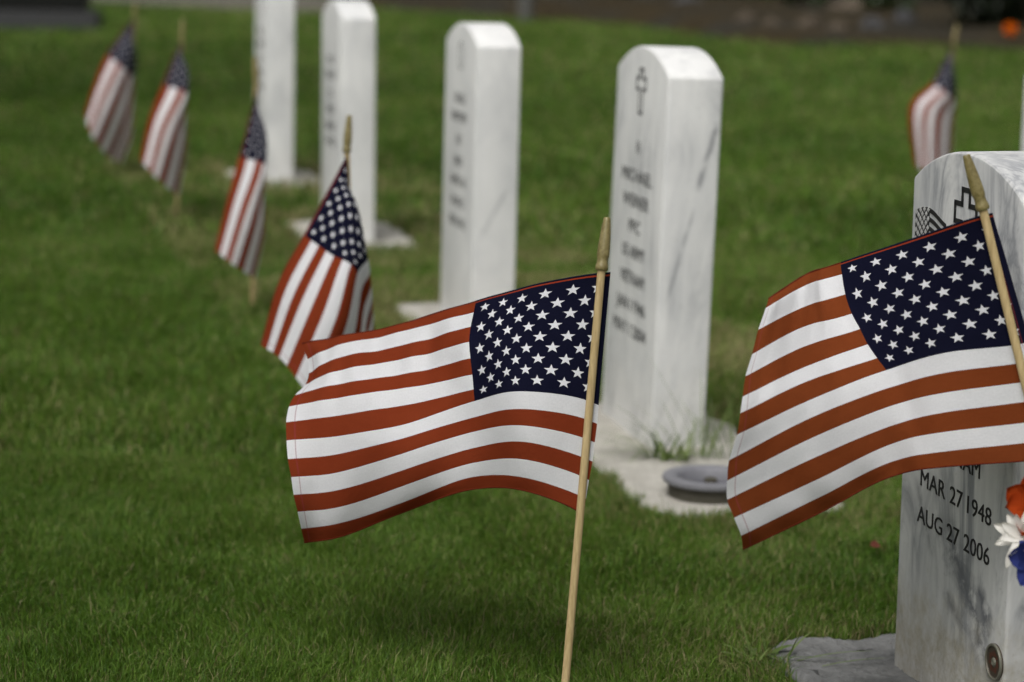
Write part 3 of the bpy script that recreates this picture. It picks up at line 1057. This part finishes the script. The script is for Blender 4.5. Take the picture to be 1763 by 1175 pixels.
sp = [((0, 0, 0), .1, .10, .004, .25, .3), ((-.02, .01, 0), -.3, .085, .0035, .2, .25), ((.03, -.02, 0), .25, .09, .0035, .15, .2),
      ((-.045, .02, 0), -.9, .035, .013, .35, .5), ((-.05, .015, 0), 2.0, .035, .013, .4, .5), ((-.06, .0, 0), 1.2, .03, .011, .5, .5), ((-.03, .03, 0), .4, .035, .014, .45, .5), ((-.07, .01, 0), 3.0, .03, .012, .4, .5)]
for k in range(16):
    sp.append(((R_.uniform(-.07, .0), R_.uniform(-.03, .03), 0), R_.uniform(-1.2, 3.2), R_.uniform(.03, .06), R_.uniform(.0025, .005), R_.uniform(.4, 1.2), R_.uniform(.3, 1.0)))
weed(1372, 1138, sp, 'broad-leaved weed spreading over the corner of the nearest grey pad')

# fallen leaf
lf = gnd(1505, 941, 0.028)
V = [(-.012, 0, 0), (-.004, .007, .004), (.006, .008, .006), (.014, 0, .002), (.006, -.007, .007), (-.004, -.007, .003), (0, 0, -.001)]
o = mesh_obj('fallen_leaf', V, [(6, 0, 1), (6, 1, 2), (6, 2, 3), (6, 3, 4), (6, 4, 5), (6, 5, 0)], plain('dry_leaf', (0.10, 0.026, 0.013), 0.7))
o.location = lf
o.rotation_euler = (0.5, 0.2, 0.8)
tag(o, 'small curled red-brown leaf on the grass left of the nearest headstone', 'leaf')


# ------------------------------------------------------------------ silk flowers at the near stone
def petal(name, L, w, cup, curl, mat, parent, rot, loc=(0, 0, 0), ruff=0.0, seed=0):
    n, m = 8, 6
    V, Fc = [], []
    rr = random.Random(seed)
    ph = rr.random() * 6
    for i in range(n + 1):
        f = i / n
        wd = w * math.sin(math.pi * min(1, 0.12 + 0.88 * f) ** 0.9) ** 0.6 * (1 if f < 0.999 else 0.25)
        for j in range(m + 1):
            g = j / m * 2 - 1
            x = L * f
            y = g * wd / 2
            z = cup * L * f * f - curl * L * f ** 3 + 0.18 * w * g * g + ruff * math.sin(ph + g * 5 + f * 3) * f
            V.append((x, y, z))
    for i in range(n):
        for j in range(m):
            a = i * (m + 1) + j
            Fc.append((a, a + 1, a + m + 2, a + m + 1))
    o = mesh_obj('petal', V, Fc, mat, parent)
    o.rotation_euler = rot
    o.location = loc
    return o


def flower(parent, name, pos, face, rings, mat, centre=None, seed=0):
    e = empty(name, pos)
    e.parent = parent
    e.rotation_euler = Vector(face).to_track_quat('Z', 'Y').to_euler()
    rr = random.Random(seed)
    for (n, L, w, tilt, cup, curl, ruff) in rings:
        ph = rr.random() * 6
        for k in range(n):
            petal('petal', L * rr.uniform(.88, 1.1), w * rr.uniform(.9, 1.1), cup, curl, mat, e,
                  (rr.uniform(-.25, .25), -tilt + rr.uniform(-.15, .15), ph + 2 * math.pi * k / n + rr.uniform(-.12, .12)),
                  ruff=ruff, seed=seed * 50 + k)
    if centre:
        V, Fc = lathe([(0.006, 0), (0.007, 0.004), (0.004, 0.008), (0.0005, 0.009)], 12)
        mesh_obj('flower_centre', V, Fc, centre, e)
    return e


bq0 = Vector((0.60, 2.47, 0.0))
bq = tag(empty('flower_bouquet', bq0), 'red, white and blue silk flowers at the edge of the nearest headstone', 'flowers')
M_PR = petal_mat('red_petal', (0.32, 0.040, 0.007), (0.42, 0.065, 0.014))
M_PW = petal_mat('white_petal', (0.70, 0.68, 0.62), (0.80, 0.78, 0.74))
M_PB = petal_mat('blue_petal', (0.030, 0.040, 0.16), (0.050, 0.065, 0.25))
M_PC = plain('flower_centre_yellow', (0.5, 0.33, 0.05), 0.8)
M_ST = plain('green_stem', (0.06, 0.12, 0.03), 0.6)
FL = [('red_flower', (1790, 880), 2.54, (-.3, -.8, .5), [(7, .042, .034, .25, .5, .35, .002), (6, .030, .026, .7, .6, .2, .002), (4, .018, .016, 1.1, .5, .1, .001)], M_PR, None),
      ('white_flower', (1762, 926), 2.52, (-.55, -.75, .35), [(9, .034, .0125, .15, .2, .25, 0), (7, .028, .0115, .55, .3, .2, 0)], M_PW, None),
      ('blue_flower', (1793, 960), 2.51, (-.3, -.9, .1), [(7, .036, .028, .25, .5, .3, .002), (6, .026, .022, .7, .5, .2, .002)], M_PB, None),
      ('red_flower', (1806, 1012), 2.53, (-.3, -.9, -.1), [(7, .026, .022, .3, .5, .3, .002), (5, .018, .016, .8, .5, .2, .002)], M_PR, None),
      ('white_flower', (1830, 915), 2.50, (.1, -.9, .4), [(9, .034, .0125, .15, .2, .25, 0), (7, .028, .0115, .55, .3, .2, 0)], M_PW, M_PC),
      ('red_flower', (1850, 970), 2.50, (.3, -.9, .2), [(7, .038, .032, .3, .5, .3, .002), (5, .024, .022, .8, .5, .2, .002)], M_PR, None),
      ('blue_flower', (1838, 860), 2.54, (.2, -.7, .7), [(7, .036, .028, .25, .5, .3, .002), (6, .026, .022, .7, .5, .2, .002)], M_PB, None)]
for i, (nm, px, dd, fc, rings, mt, cen) in enumerate(FL):
    p = pt(*px, dd) - bq0
    flower(bq, nm, p, fc, rings, mt, cen, i + 1)
    b = Vector((0.0 + 0.004 * (i - 3), 0.0, 0.10))
    mid = (p + b) / 2 + Vector((0, 0.01, 0.01))
    V, Fc = tube([b, mid, p - Vector(fc).normalized() * 0.006], [.0016] * 3, 6)
    mesh_obj('stem', V, Fc, M_ST, bq)
V, Fc = lathe([(0.012, -0.06), (0.024, 0.02), (0.034, 0.12), (0.036, 0.125), (0.032, 0.122), (0.022, 0.03)], 24, cap=False)
mesh_obj('cone_vase', V, Fc, plain('green_plastic', (0.03, 0.07, 0.03), 0.45), bq)

# ------------------------------------------------------------------ background, about twenty metres off
# concrete path
pa, pb = gnd(150, 2), gnd(530, 26)
V = []
for x, y in ((-14, 27.5), (-4.4, 25.2), (-3.2, 24.2), (-2.2, 23.6), (-1.7, 23.7), (-1.7, 27.5), (-3.2, 28.4), (-14, 32)):
    V.append((x, y))
bm = bmesh.new()
f = bm.faces.new([bm.verts.new((x, y, 0.03)) for x, y in V])
r = bmesh.ops.extrude_face_region(bm, geom=[f])
for q in r['geom']:
    if isinstance(q, bmesh.types.BMVert): q.co.z = -0.05
path = bm_obj('path', bm, concrete_mat('path_concrete', (0.085, 0.08, 0.065), (0.14, 0.13, 0.105), 3))
tag(path, 'grey concrete path along the far edge of the lawn', 'path', kind='structure')

# mulch bed
edge = [gnd(x, y) for x, y in ((600, 12), (700, 22), (800, 28), (900, 35), (1000, 42), (1100, 50), (1180, 60), (1250, 72), (1330, 79), (1400, 82), (1500, 80), (1580, 80), (1680, 86), (1763, 90), (1850, 95))]
N = len(edge)
V, Fc = [], []
rows = 14
for j in range(rows + 1):
    for i, p in enumerate(edge):
        q = p + Vector((0.02 * (i - 7), 1, 0)) * (j * 0.75)
        z = 0.10 * min(1, j / 2) + 0.06 * random.random() if j else -0.02
        V.append((q.x + random.uniform(-.08, .08) * (j > 0), q.y, z))
for j in range(rows):
    for i in range(N - 1):
        a = j * N + i
        Fc.append((a, a + 1, a + N + 1, a + N))
g = NT('bark_mulch')
co = g.coord()
a_ = g.noise(co, 9, 6, 0.7, 0.5)
b_ = g.noise(co, 1.3, 3)
col = g.ramp(a_, [(0.3, (0.018, 0.013, 0.006)), (0.6, (0.046, 0.034, 0.017)), (0.8, (0.085, 0.064, 0.036))])
col = g.mix(g.ramp(b_, [(0.45, 0.0), (0.6, 0.7)]), col, (0.028, 0.028, 0.024))
M_MULCH = g.end(g.principled(col, 0.95, g.bump(a_, 0.8, 0.05), 0.1))
tag(mesh_obj('mulch_bed', V, Fc, M_MULCH), 'brown bark mulch bed behind the lawn', 'bed', kind='structure')


def rock(pos, sx, sy, sz, mat, label, seed):
    bm = bmesh.new()
    bmesh.ops.create_icosphere(bm, subdivisions=3, radius=1)
    rr = random.Random(seed)
    off = [Vector((rr.uniform(-1, 1), rr.uniform(-1, 1), rr.uniform(-1, 1))).normalized() for _ in range(14)]
    for v in bm.verts:
        n = v.co.normalized()
        s = 1.0
        for o_ in off:
            dd = n.dot(o_)
            if dd > 0.72: s -= (dd - 0.72) * 0.75
        v.co = Vector((n.x * sx * s, n.y * sy * s, n.z * sz * s))
    o = bm_obj('rock', bm, mat, None, 30)
    o.location = (pos.x, pos.y, sz * 0.55 + 0.05)
    o.rotation_euler = (0, 0, rr.uniform(0, 6))
    tag(o, label, 'rock', 'rocks in the mulch bed')
    return o


M_RK1 = concrete_mat('tan_rock', (0.055, 0.043, 0.031), (0.10, 0.08, 0.06), 6)
M_RK2 = concrete_mat('slate_rock', (0.04, 0.04, 0.043), (0.085, 0.085, 0.088), 6)
rocks = [((1285, 62), .17, .12, .10, M_RK1, 'tan rock at the bed edge above the middle headstone, right of it'),
         ((1330, 66), .13, .12, .08, M_RK1, 'small tan rock right beside the first tan rock of the bed'),
         ((1395, 70), .16, .13, .10, M_RK1, 'tan rock at the lowest bend of the mulch bed'),
         ((1455, 38), .26, .18, .15, M_RK1, 'broad pale tan rock higher up in the bed under the pale strip'),
         ((1440, 71), .14, .12, .08, M_RK1, 'flat tan rock in the bed edge left of the dark rock'),
         ((1500, 68), .15, .12, .09, M_RK2, 'grey rock in the bed edge left of the far right flag'),
         ((1555, 60), .16, .13, .12, M_RK2, 'rounded grey rock nearest the far right flag'),
         ((960, 12), .34, .2, .13, M_RK2, 'slate grey rock at the top edge right of the thin post'),
         ((1040, 10), .36, .22, .14, M_RK2, 'large slate rock at the top edge left of the middle headstone'),
         ((1120, 12), .3, .2, .13, M_RK2, 'slate rock at the top edge over the middle headstone'),
         ((1180, 22), .25, .2, .11, M_RK2, 'slate rock at the top edge right above the middle headstone corner')]
for i, (p, a, b, c, m, lab) in enumerate(rocks):
    rock(gnd(*p), a, b, c, m, lab, 40 + i)

# pale strip of kerb in the bed
k0, k1 = gnd(1420, 8), gnd(1575, 10)
bm = bmesh.new()
bmesh.ops.create_cube(bm, size=1)
for v in bm.verts: v.co = Vector((v.co.x * 1.05, v.co.y * 0.22, v.co.z * 0.16))
bmesh.ops.bevel(bm, geom=bm.edges[:], offset=0.02, segments=2, affect='EDGES')
o = bm_obj('kerb_stone', bm, concrete_mat('pale_kerb', (0.15, 0.135, 0.105), (0.22, 0.20, 0.16), 5))
mid = (k0 + k1) / 2
o.location = (mid.x, mid.y, 0.2)
tag(o, 'pale kerb stone at the top edge behind the tan rocks', 'kerb')

# thin post
pp = gnd(905, 38)
post = tag(empty('marker_post', pp), 'thin light grey post at the edge of the mulch bed', 'post')
M_PO = plain('post_grey', (0.09, 0.088, 0.082), 0.6)
V, Fc = lathe([(0.075, -0.1), (0.075, 1.05)], 18)
mesh_obj('post_shaft', V, Fc, M_PO, post, sharp=40)
V, Fc = lathe([(0.075, 1.0505), (0.092, 1.055), (0.092, 1.09), (0.05, 1.13)], 18)
mesh_obj('post_cap', V, Fc, M_PO, post, sharp=40)

# dark granite monument at the left
mp = gnd(75, 50)
mon = tag(empty('granite_monument', mp, (0, 0, math.radians(4))), 'low dark granite monument in the upper left corner', 'monument')
M_GR = plain('dark_granite', (0.045, 0.045, 0.047), 0.5, 0.4, 0.3, 60)
M_GK = plain('black_granite', (0.008, 0.008, 0.008), 0.25, 0.5, 0.3, 60)


def block(name, sx, sy, sz, z0, mat, parent, bev=0.015, x0=0):
    bm = bmesh.new()
    bmesh.ops.create_cube(bm, size=1)
    for v in bm.verts: v.co = Vector((v.co.x * sx + x0, v.co.y * sy, (v.co.z + 0.5) * sz + z0))
    bmesh.ops.bevel(bm, geom=bm.edges[:], offset=bev, segments=2, affect='EDGES')
    return bm_obj(name, bm, mat, parent, 30)


block('plinth', 1.10, 0.5, 0.20, -0.05, M_GR, mon, x0=-0.1)
block('tablet', 0.94, 0.26, 0.62, 0.151, M_GK, mon, x0=-0.1)
block('tablet_cap', 1.0, 0.32, 0.06, 0.772, M_GR, mon, x0=-0.1)


# shrubs
def shrub(px, py, rx, ry, rz, n, mat, label, leaf=0.05, seed=0, dy=0.0):
    b = gnd(px, py)
    b.y += dy
    r = tag(empty('shrub', b), label, 'shrub', 'shrubs behind the lawn')
    g_ = np.random.default_rng(seed)
    # lumpy crown: several overlapping lobes
    nl = 9
    lob = np.stack([g_.uniform(-.6, .6, nl) * rx, g_.uniform(-.6, .6, nl) * ry, g_.uniform(.25, 1.0, nl) * rz], 1)
    lr = g_.uniform(.35, .55, nl)
    k = g_.integers(0, nl, n)
    dr = g_.normal(size=(n, 3)); dr /= np.linalg.norm(dr, axis=1)[:, None]
    rad = g_.uniform(.55, 1.05, n) ** 0.7
    P = lob[k] + dr * (rad * lr[k])[:, None] * np.array([rx, ry, rz]) * 1.0
    P[:, 2] = np.abs(P[:, 2]) + 0.02
    t1 = g_.normal(size=(n, 3)); t1 /= np.linalg.norm(t1, axis=1)[:, None]
    t2 = np.cross(t1, dr); t2 /= np.linalg.norm(t2, axis=1)[:, None] + 1e-9
    s = leaf * g_.uniform(.6, 1.3, n)[:, None]
    Vq = np.stack([P - t1 * s, P + t2 * s * .45, P + t1 * s, P - t2 * s * .45], 1).reshape(-1, 3)
    lp = np.arange(4 * n)
    np_mesh('crown', Vq, lp, np.arange(n) * 4, np.full(n, 4), mat, {'tint': np.repeat(g_.random(n), 4)}, r)
    for q in range(5):
        a = q * 1.3
        V, Fc = tube([(0.06 * math.cos(a), 0.06 * math.sin(a), -.05), (0.25 * rx * math.cos(a), .25 * ry * math.sin(a), rz * .45), (.5 * rx * math.cos(a), .5 * ry * math.sin(a), rz * .95)], [.025, .018, .008], 7)
        mesh_obj('stem', V, Fc, M_STEM, r)
    return r


M_STEM = plain('shrub_bark', (0.06, 0.045, 0.03), 0.9)
M_SH1 = leaf_mat('dark_shrub_leaf', (0.006, 0.010, 0.005), (0.016, 0.024, 0.010), 0.1)
M_SH2 = leaf_mat('green_shrub_leaf', (0.02, 0.035, 0.012), (0.05, 0.075, 0.025), 0.2)
shrub(1690, 74, .75, .6, 1.1, 5200, M_SH1, 'dark bushy shrub in the upper right corner holding an orange bloom', .05, 1, .45)
shrub(1800, 80, .7, .6, 1.2, 4200, M_SH1, 'dark shrub at the right frame edge beyond the orange bloom', .05, 2, .5)
shrub(1530, 42, .32, .3, .35, 1500, M_SH2, 'low dark green shrub among the tan rocks, left of the corner bush', .04, 3)
shrub(1385, 32, .26, .25, .30, 1200, M_SH2, 'small green shrub in the bed above the bed bend', .04, 4)
shrub(1230, 5, .5, .4, .5, 1600, M_SH2, 'brown-green shrub at the top edge right of the slate rocks', .04, 5, .3)
shrub(760, 2, .8, .4, .5, 2200, M_SH2, 'dark green shrub at the top edge left of the thin post', .045, 6, .6)

# hedge put in behind the bed and path, blocks sky to darken them
def leaf_cloud(name, P, size, mat, parent, g_):
    n = len(P)
    t1 = g_.normal(size=(n, 3)); t1 /= np.linalg.norm(t1, axis=1)[:, None]
    t2 = np.cross(t1, g_.normal(size=(n, 3))); t2 /= np.linalg.norm(t2, axis=1)[:, None] + 1e-9
    sz = size * g_.uniform(.6, 1.35, n)[:, None]
    Vq = np.stack([P - t1 * sz, P + t2 * sz * .5, P + t1 * sz, P - t2 * sz * .5], 1).reshape(-1, 3)
    return np_mesh(name, Vq, np.arange(4 * n), np.arange(n) * 4, np.full(n, 4), mat, {'tint': np.repeat(g_.random(n), 4)}, parent)


g_ = np.random.default_rng(77)
hx = g_.uniform(-16, 14, 26000)
hy = np.interp(hx, [-16, -2, 0.5, 14], [33.5, 30.0, 28.0, 26.5]) + g_.normal(0, .45, len(hx)) + .5 * np.sin(hx * 1.7)
hz = g_.uniform(0, 1, len(hx)) ** .8 * (4.2 + 1.1 * vnoise(hx * .7, hx * 0 + 3, 9) + .8 * vnoise(hx * 2.3, hx * 0 + 1, 10))
added_hedge = tag(empty('added_hedge', (0, 29, 0)), 'dark hedge put in behind the mulch bed to block sky light', 'added_hedge')
hl = leaf_cloud('foliage', np.stack([hx, hy - 29, hz], 1), .17, M_SH2, added_hedge, g_)
for i in range(16):
    x_ = -15 + 1.85 * i
    y_ = float(np.interp(x_, [-16, -2, 0.5, 14], [33.5, 30.0, 28.0, 26.5])) - 29
    V, Fc = tube([(x_, y_, -.1), (x_ + .1, y_, 1.6), (x_ - .05, y_, 3.2)], [.09, .07, .03], 8)
    mesh_obj('trunk', V, Fc, M_STEM, added_hedge)

M_SH3 = leaf_mat('tree_leaf', (0.03, 0.055, 0.015), (0.07, 0.11, 0.03), 0.3)


def added_tree(loc, crown_c, rad, n, label, seed):
    """broad-leaved tree out of view, put in only to darken the lawn edges"""
    g_ = np.random.default_rng(seed)
    r = tag(empty('added_tree', loc), label, 'added_tree', 'added shade trees out of view')
    c = np.array(crown_c) - np.array(loc)
    nl = 26
    d = g_.normal(size=(nl, 3)); d /= np.linalg.norm(d, axis=1)[:, None]
    lob = c + d * np.array(rad) * g_.uniform(.35, .8, nl)[:, None]
    k = g_.integers(0, nl, n)
    q = g_.normal(size=(n, 3)); q /= np.linalg.norm(q, axis=1)[:, None]
    P = lob[k] + q * (g_.uniform(.3, 1.0, n) ** .6)[:, None] * np.array(rad) * .42
    leaf_cloud('crown', P, .11, M_SH3, r, g_)
    top = Vector(c)
    V, Fc = tube([(0, 0, -.2), (0.02, 0, .4), (.05, .03, 2.0), tuple(top * .6), tuple(top)], [.34, .24, .20, .15, .05], 14)
    mesh_obj('trunk', V, Fc, M_STEM, r)
    for i in range(0, nl, 2):
        b0 = top * (.55 + .015 * i)
        V, Fc = tube([tuple(b0), tuple((b0 + Vector(lob[i])) / 2 + Vector((0, 0, .2))), tuple(lob[i])], [.09, .05, .02], 8)
        mesh_obj('limb', V, Fc, M_STEM, r)
    return r


added_tree((-4.5, -1.5, 0), (-4.3, -1.3, 5.6), (2.1, 2.6, 2.0), 14000, 'broad-leaved tree behind the camera, put in to shade the near left corner of the lawn', 5)  # unseen shade casters, invented for the darkening toward the frame corners
added_tree((-6.0, 8.8, 0), (-5.7, 8.8, 6.0), (2.3, 4.6, 2.3), 12000, 'broad-leaved tree left of the picture, put in to shade the far left lawn', 8)
added_tree((6.4, 13.5, 0), (6.0, 13.0, 6.0), (2.8, 4.2, 2.3), 12000, 'broad-leaved tree right of the picture, put in to shade the far right lawn', 6)

# orange bloom
ob = pt(1739, 51, 19.5)
of = tag(empty('orange_flower', ob), 'orange round bloom in front of the dark corner shrub', 'flower')
M_OR = petal_mat('orange_petal', (0.70, 0.15, 0.006), (0.80, 0.20, 0.008))
rr = random.Random(5)
for ring, (n, L, w, tilt) in enumerate(((9, .062, .04, .2), (8, .055, .036, .7), (6, .045, .03, 1.15))):
    for k in range(n):
        petal('petal', L, w, .2, .3, M_OR, of, (0, -tilt, 2 * math.pi * k / n + ring * .3), ruff=.003, seed=k)
of.rotation_euler = Vector((-.1, -.9, .45)).to_track_quat('Z', 'Y').to_euler()
V, Fc = tube([(0, 0, -.01), (0, 0, -.12)], [.006, .006], 6)
mesh_obj('stem', V, Fc, M_ST, of)


# ------------------------------------------------------------------ grass
def blades(name, count, y0, y1, hgt, wid, pad_x, seed, label):
    g_ = np.random.default_rng(seed)
    y = np.sqrt(g_.uniform(y0 ** 2, y1 ** 2, count))
    x = g_.uniform(-1, 1, count) * (0.222 * y + pad_x)
    # keep off pads, monument and mulch
    ok = ~in_pads(x, y, -0.012)
    bx = np.array([p.x for p in edge]); by = np.array([p.y for p in edge])
    ok &= ~((x > bx.min()) & (y > np.interp(x, bx, by, left=99, right=19.0) - 0.02 + g_.exponential(0.55, count) * vnoise(x * 1.3, y * .6, 12) * 1.6))
    ok &= ~((x > -14) & (x < -1.7) & (y > np.interp(x, [-14, -4.4, -3.2, -2.2, -1.7], [27.5, 25.2, 24.2, 23.6, 23.7])))
    x, y = x[ok], y[ok]
    n = len(x)
    big = vnoise(x * 1.6 + 40, y * 0.9 + 17, 1)                  # patches
    med = vnoise(x * 5.5, y * 4.0, 2)
    fine = vnoise(x * 26, y * 22, 3)
    band = vnoise(x * 0.9 + y * 0.35 + 9, y * 1.1 - x * 0.5, 4)   # mowing passes
    nearpad = in_pads(x, y, 0.055)
    h = hgt * (0.70 + 0.25 * med + 0.3 * fine) * g_.uniform(0.6, 1.25, n) * np.where(nearpad, 1.15, 1.0)
    tall = g_.random(n) < 0.012
    h = np.where(tall, h * 1.7, h)
    w = wid * g_.uniform(0.6, 1.25, n)
    az = g_.uniform(0, 2 * np.pi, n)
    lean = np.abs(g_.normal(0.42, 0.36, n)) + 0.15 * (fine > .6)
    fx = (vnoise(x * 9, y * 9, 7) - .5) * 1.1
    fy = (vnoise(x * 9, y * 9, 8) - .5) * 1.1
    dx, dy = np.cos(az) * lean + fx * .5, np.sin(az) * lean + fy * .5
    fa = g_.uniform(0, np.pi, n)
    sx_, sy_ = np.cos(fa), np.sin(fa)
    z0 = np.zeros(n) - 0.002
    V = np.zeros((n, 5, 3))
    V[:, 0] = np.stack([x - sx_ * w / 2, y - sy_ * w / 2, z0], 1)
    V[:, 1] = np.stack([x + sx_ * w / 2, y + sy_ * w / 2, z0], 1)
    mx, my, mz = x + dx * h * .35, y + dy * h * .35, h * .6
    V[:, 2] = np.stack([mx + sx_ * w * .42, my + sy_ * w * .42, mz], 1)
    V[:, 3] = np.stack([mx - sx_ * w * .42, my - sy_ * w * .42, mz], 1)
    V[:, 4] = np.stack([x + dx * h, y + dy * h, h * (1 - 0.25 * np.clip(lean, 0, 1))], 1)
    base = (np.arange(n) * 5)[:, None]
    loops = (base + np.array([[0, 1, 2, 3, 3, 2, 4]])).ravel()
    starts = np.stack([np.arange(n) * 7, np.arange(n) * 7 + 4], 1).ravel()
    tot = np.tile([4, 3], n)
    tint = np.clip(0.10 + 0.42 * big + 0.28 * band + 0.22 * med - 0.05 + g_.normal(0, .26, n), 0, 1)
    right = np.clip((x - (-0.25 * y + 0.9)) * 0.9, 0, 1)
    padzone = in_pads(x, y, 0.22) | (in_pads(x, y, 0.40) & (y > 5))
    tint = np.clip(tint + 0.16 * padzone, 0, 1)
    pdry = 0.085 + 0.17 * np.clip(1 - np.hypot((x - .45) / .55, (y - 3.35) / .55), 0, 1) * np.clip(med * 1.6 - .1, 0, 1.2) + np.where(y > 5, 0.55, 0.10) * padzone * np.clip(med + .15, 0, 1) + 0.26 * np.clip(big - .45, 0, 1) * np.clip(med + .2, 0, 1) + 0.16 * nearpad + 0.05 * right
    dry = (g_.random(n) < pdry) * g_.uniform(.5, 1, n)
    o = np_mesh(name, V.reshape(-1, 3), loops, starts, tot, M_GRASS,
                {'tint': np.repeat(tint, 5), 'dry': np.repeat(dry, 5)})
    tag(o, label, 'grass', kind='stuff')
    return o


blades('grass', 450000, 2.35, 4.1, 0.022, 0.0014, 0.45, 21, 'sharp short grass blades of the near lawn')
blades('grass', 200000, 4.1, 7.0, 0.027, 0.0026, 0.5, 22, 'soft blurred grass of the middle lawn around the headstones')
blades('grass', 150000, 7.0, 13.0, 0.036, 0.006, 1.4, 23, 'blurred grass of the far lawn behind the headstones')
blades('grass', 120000, 13.0, 26.0, 0.04, 0.012, 2.6, 24, 'blurred grass at the far edge of the lawn')
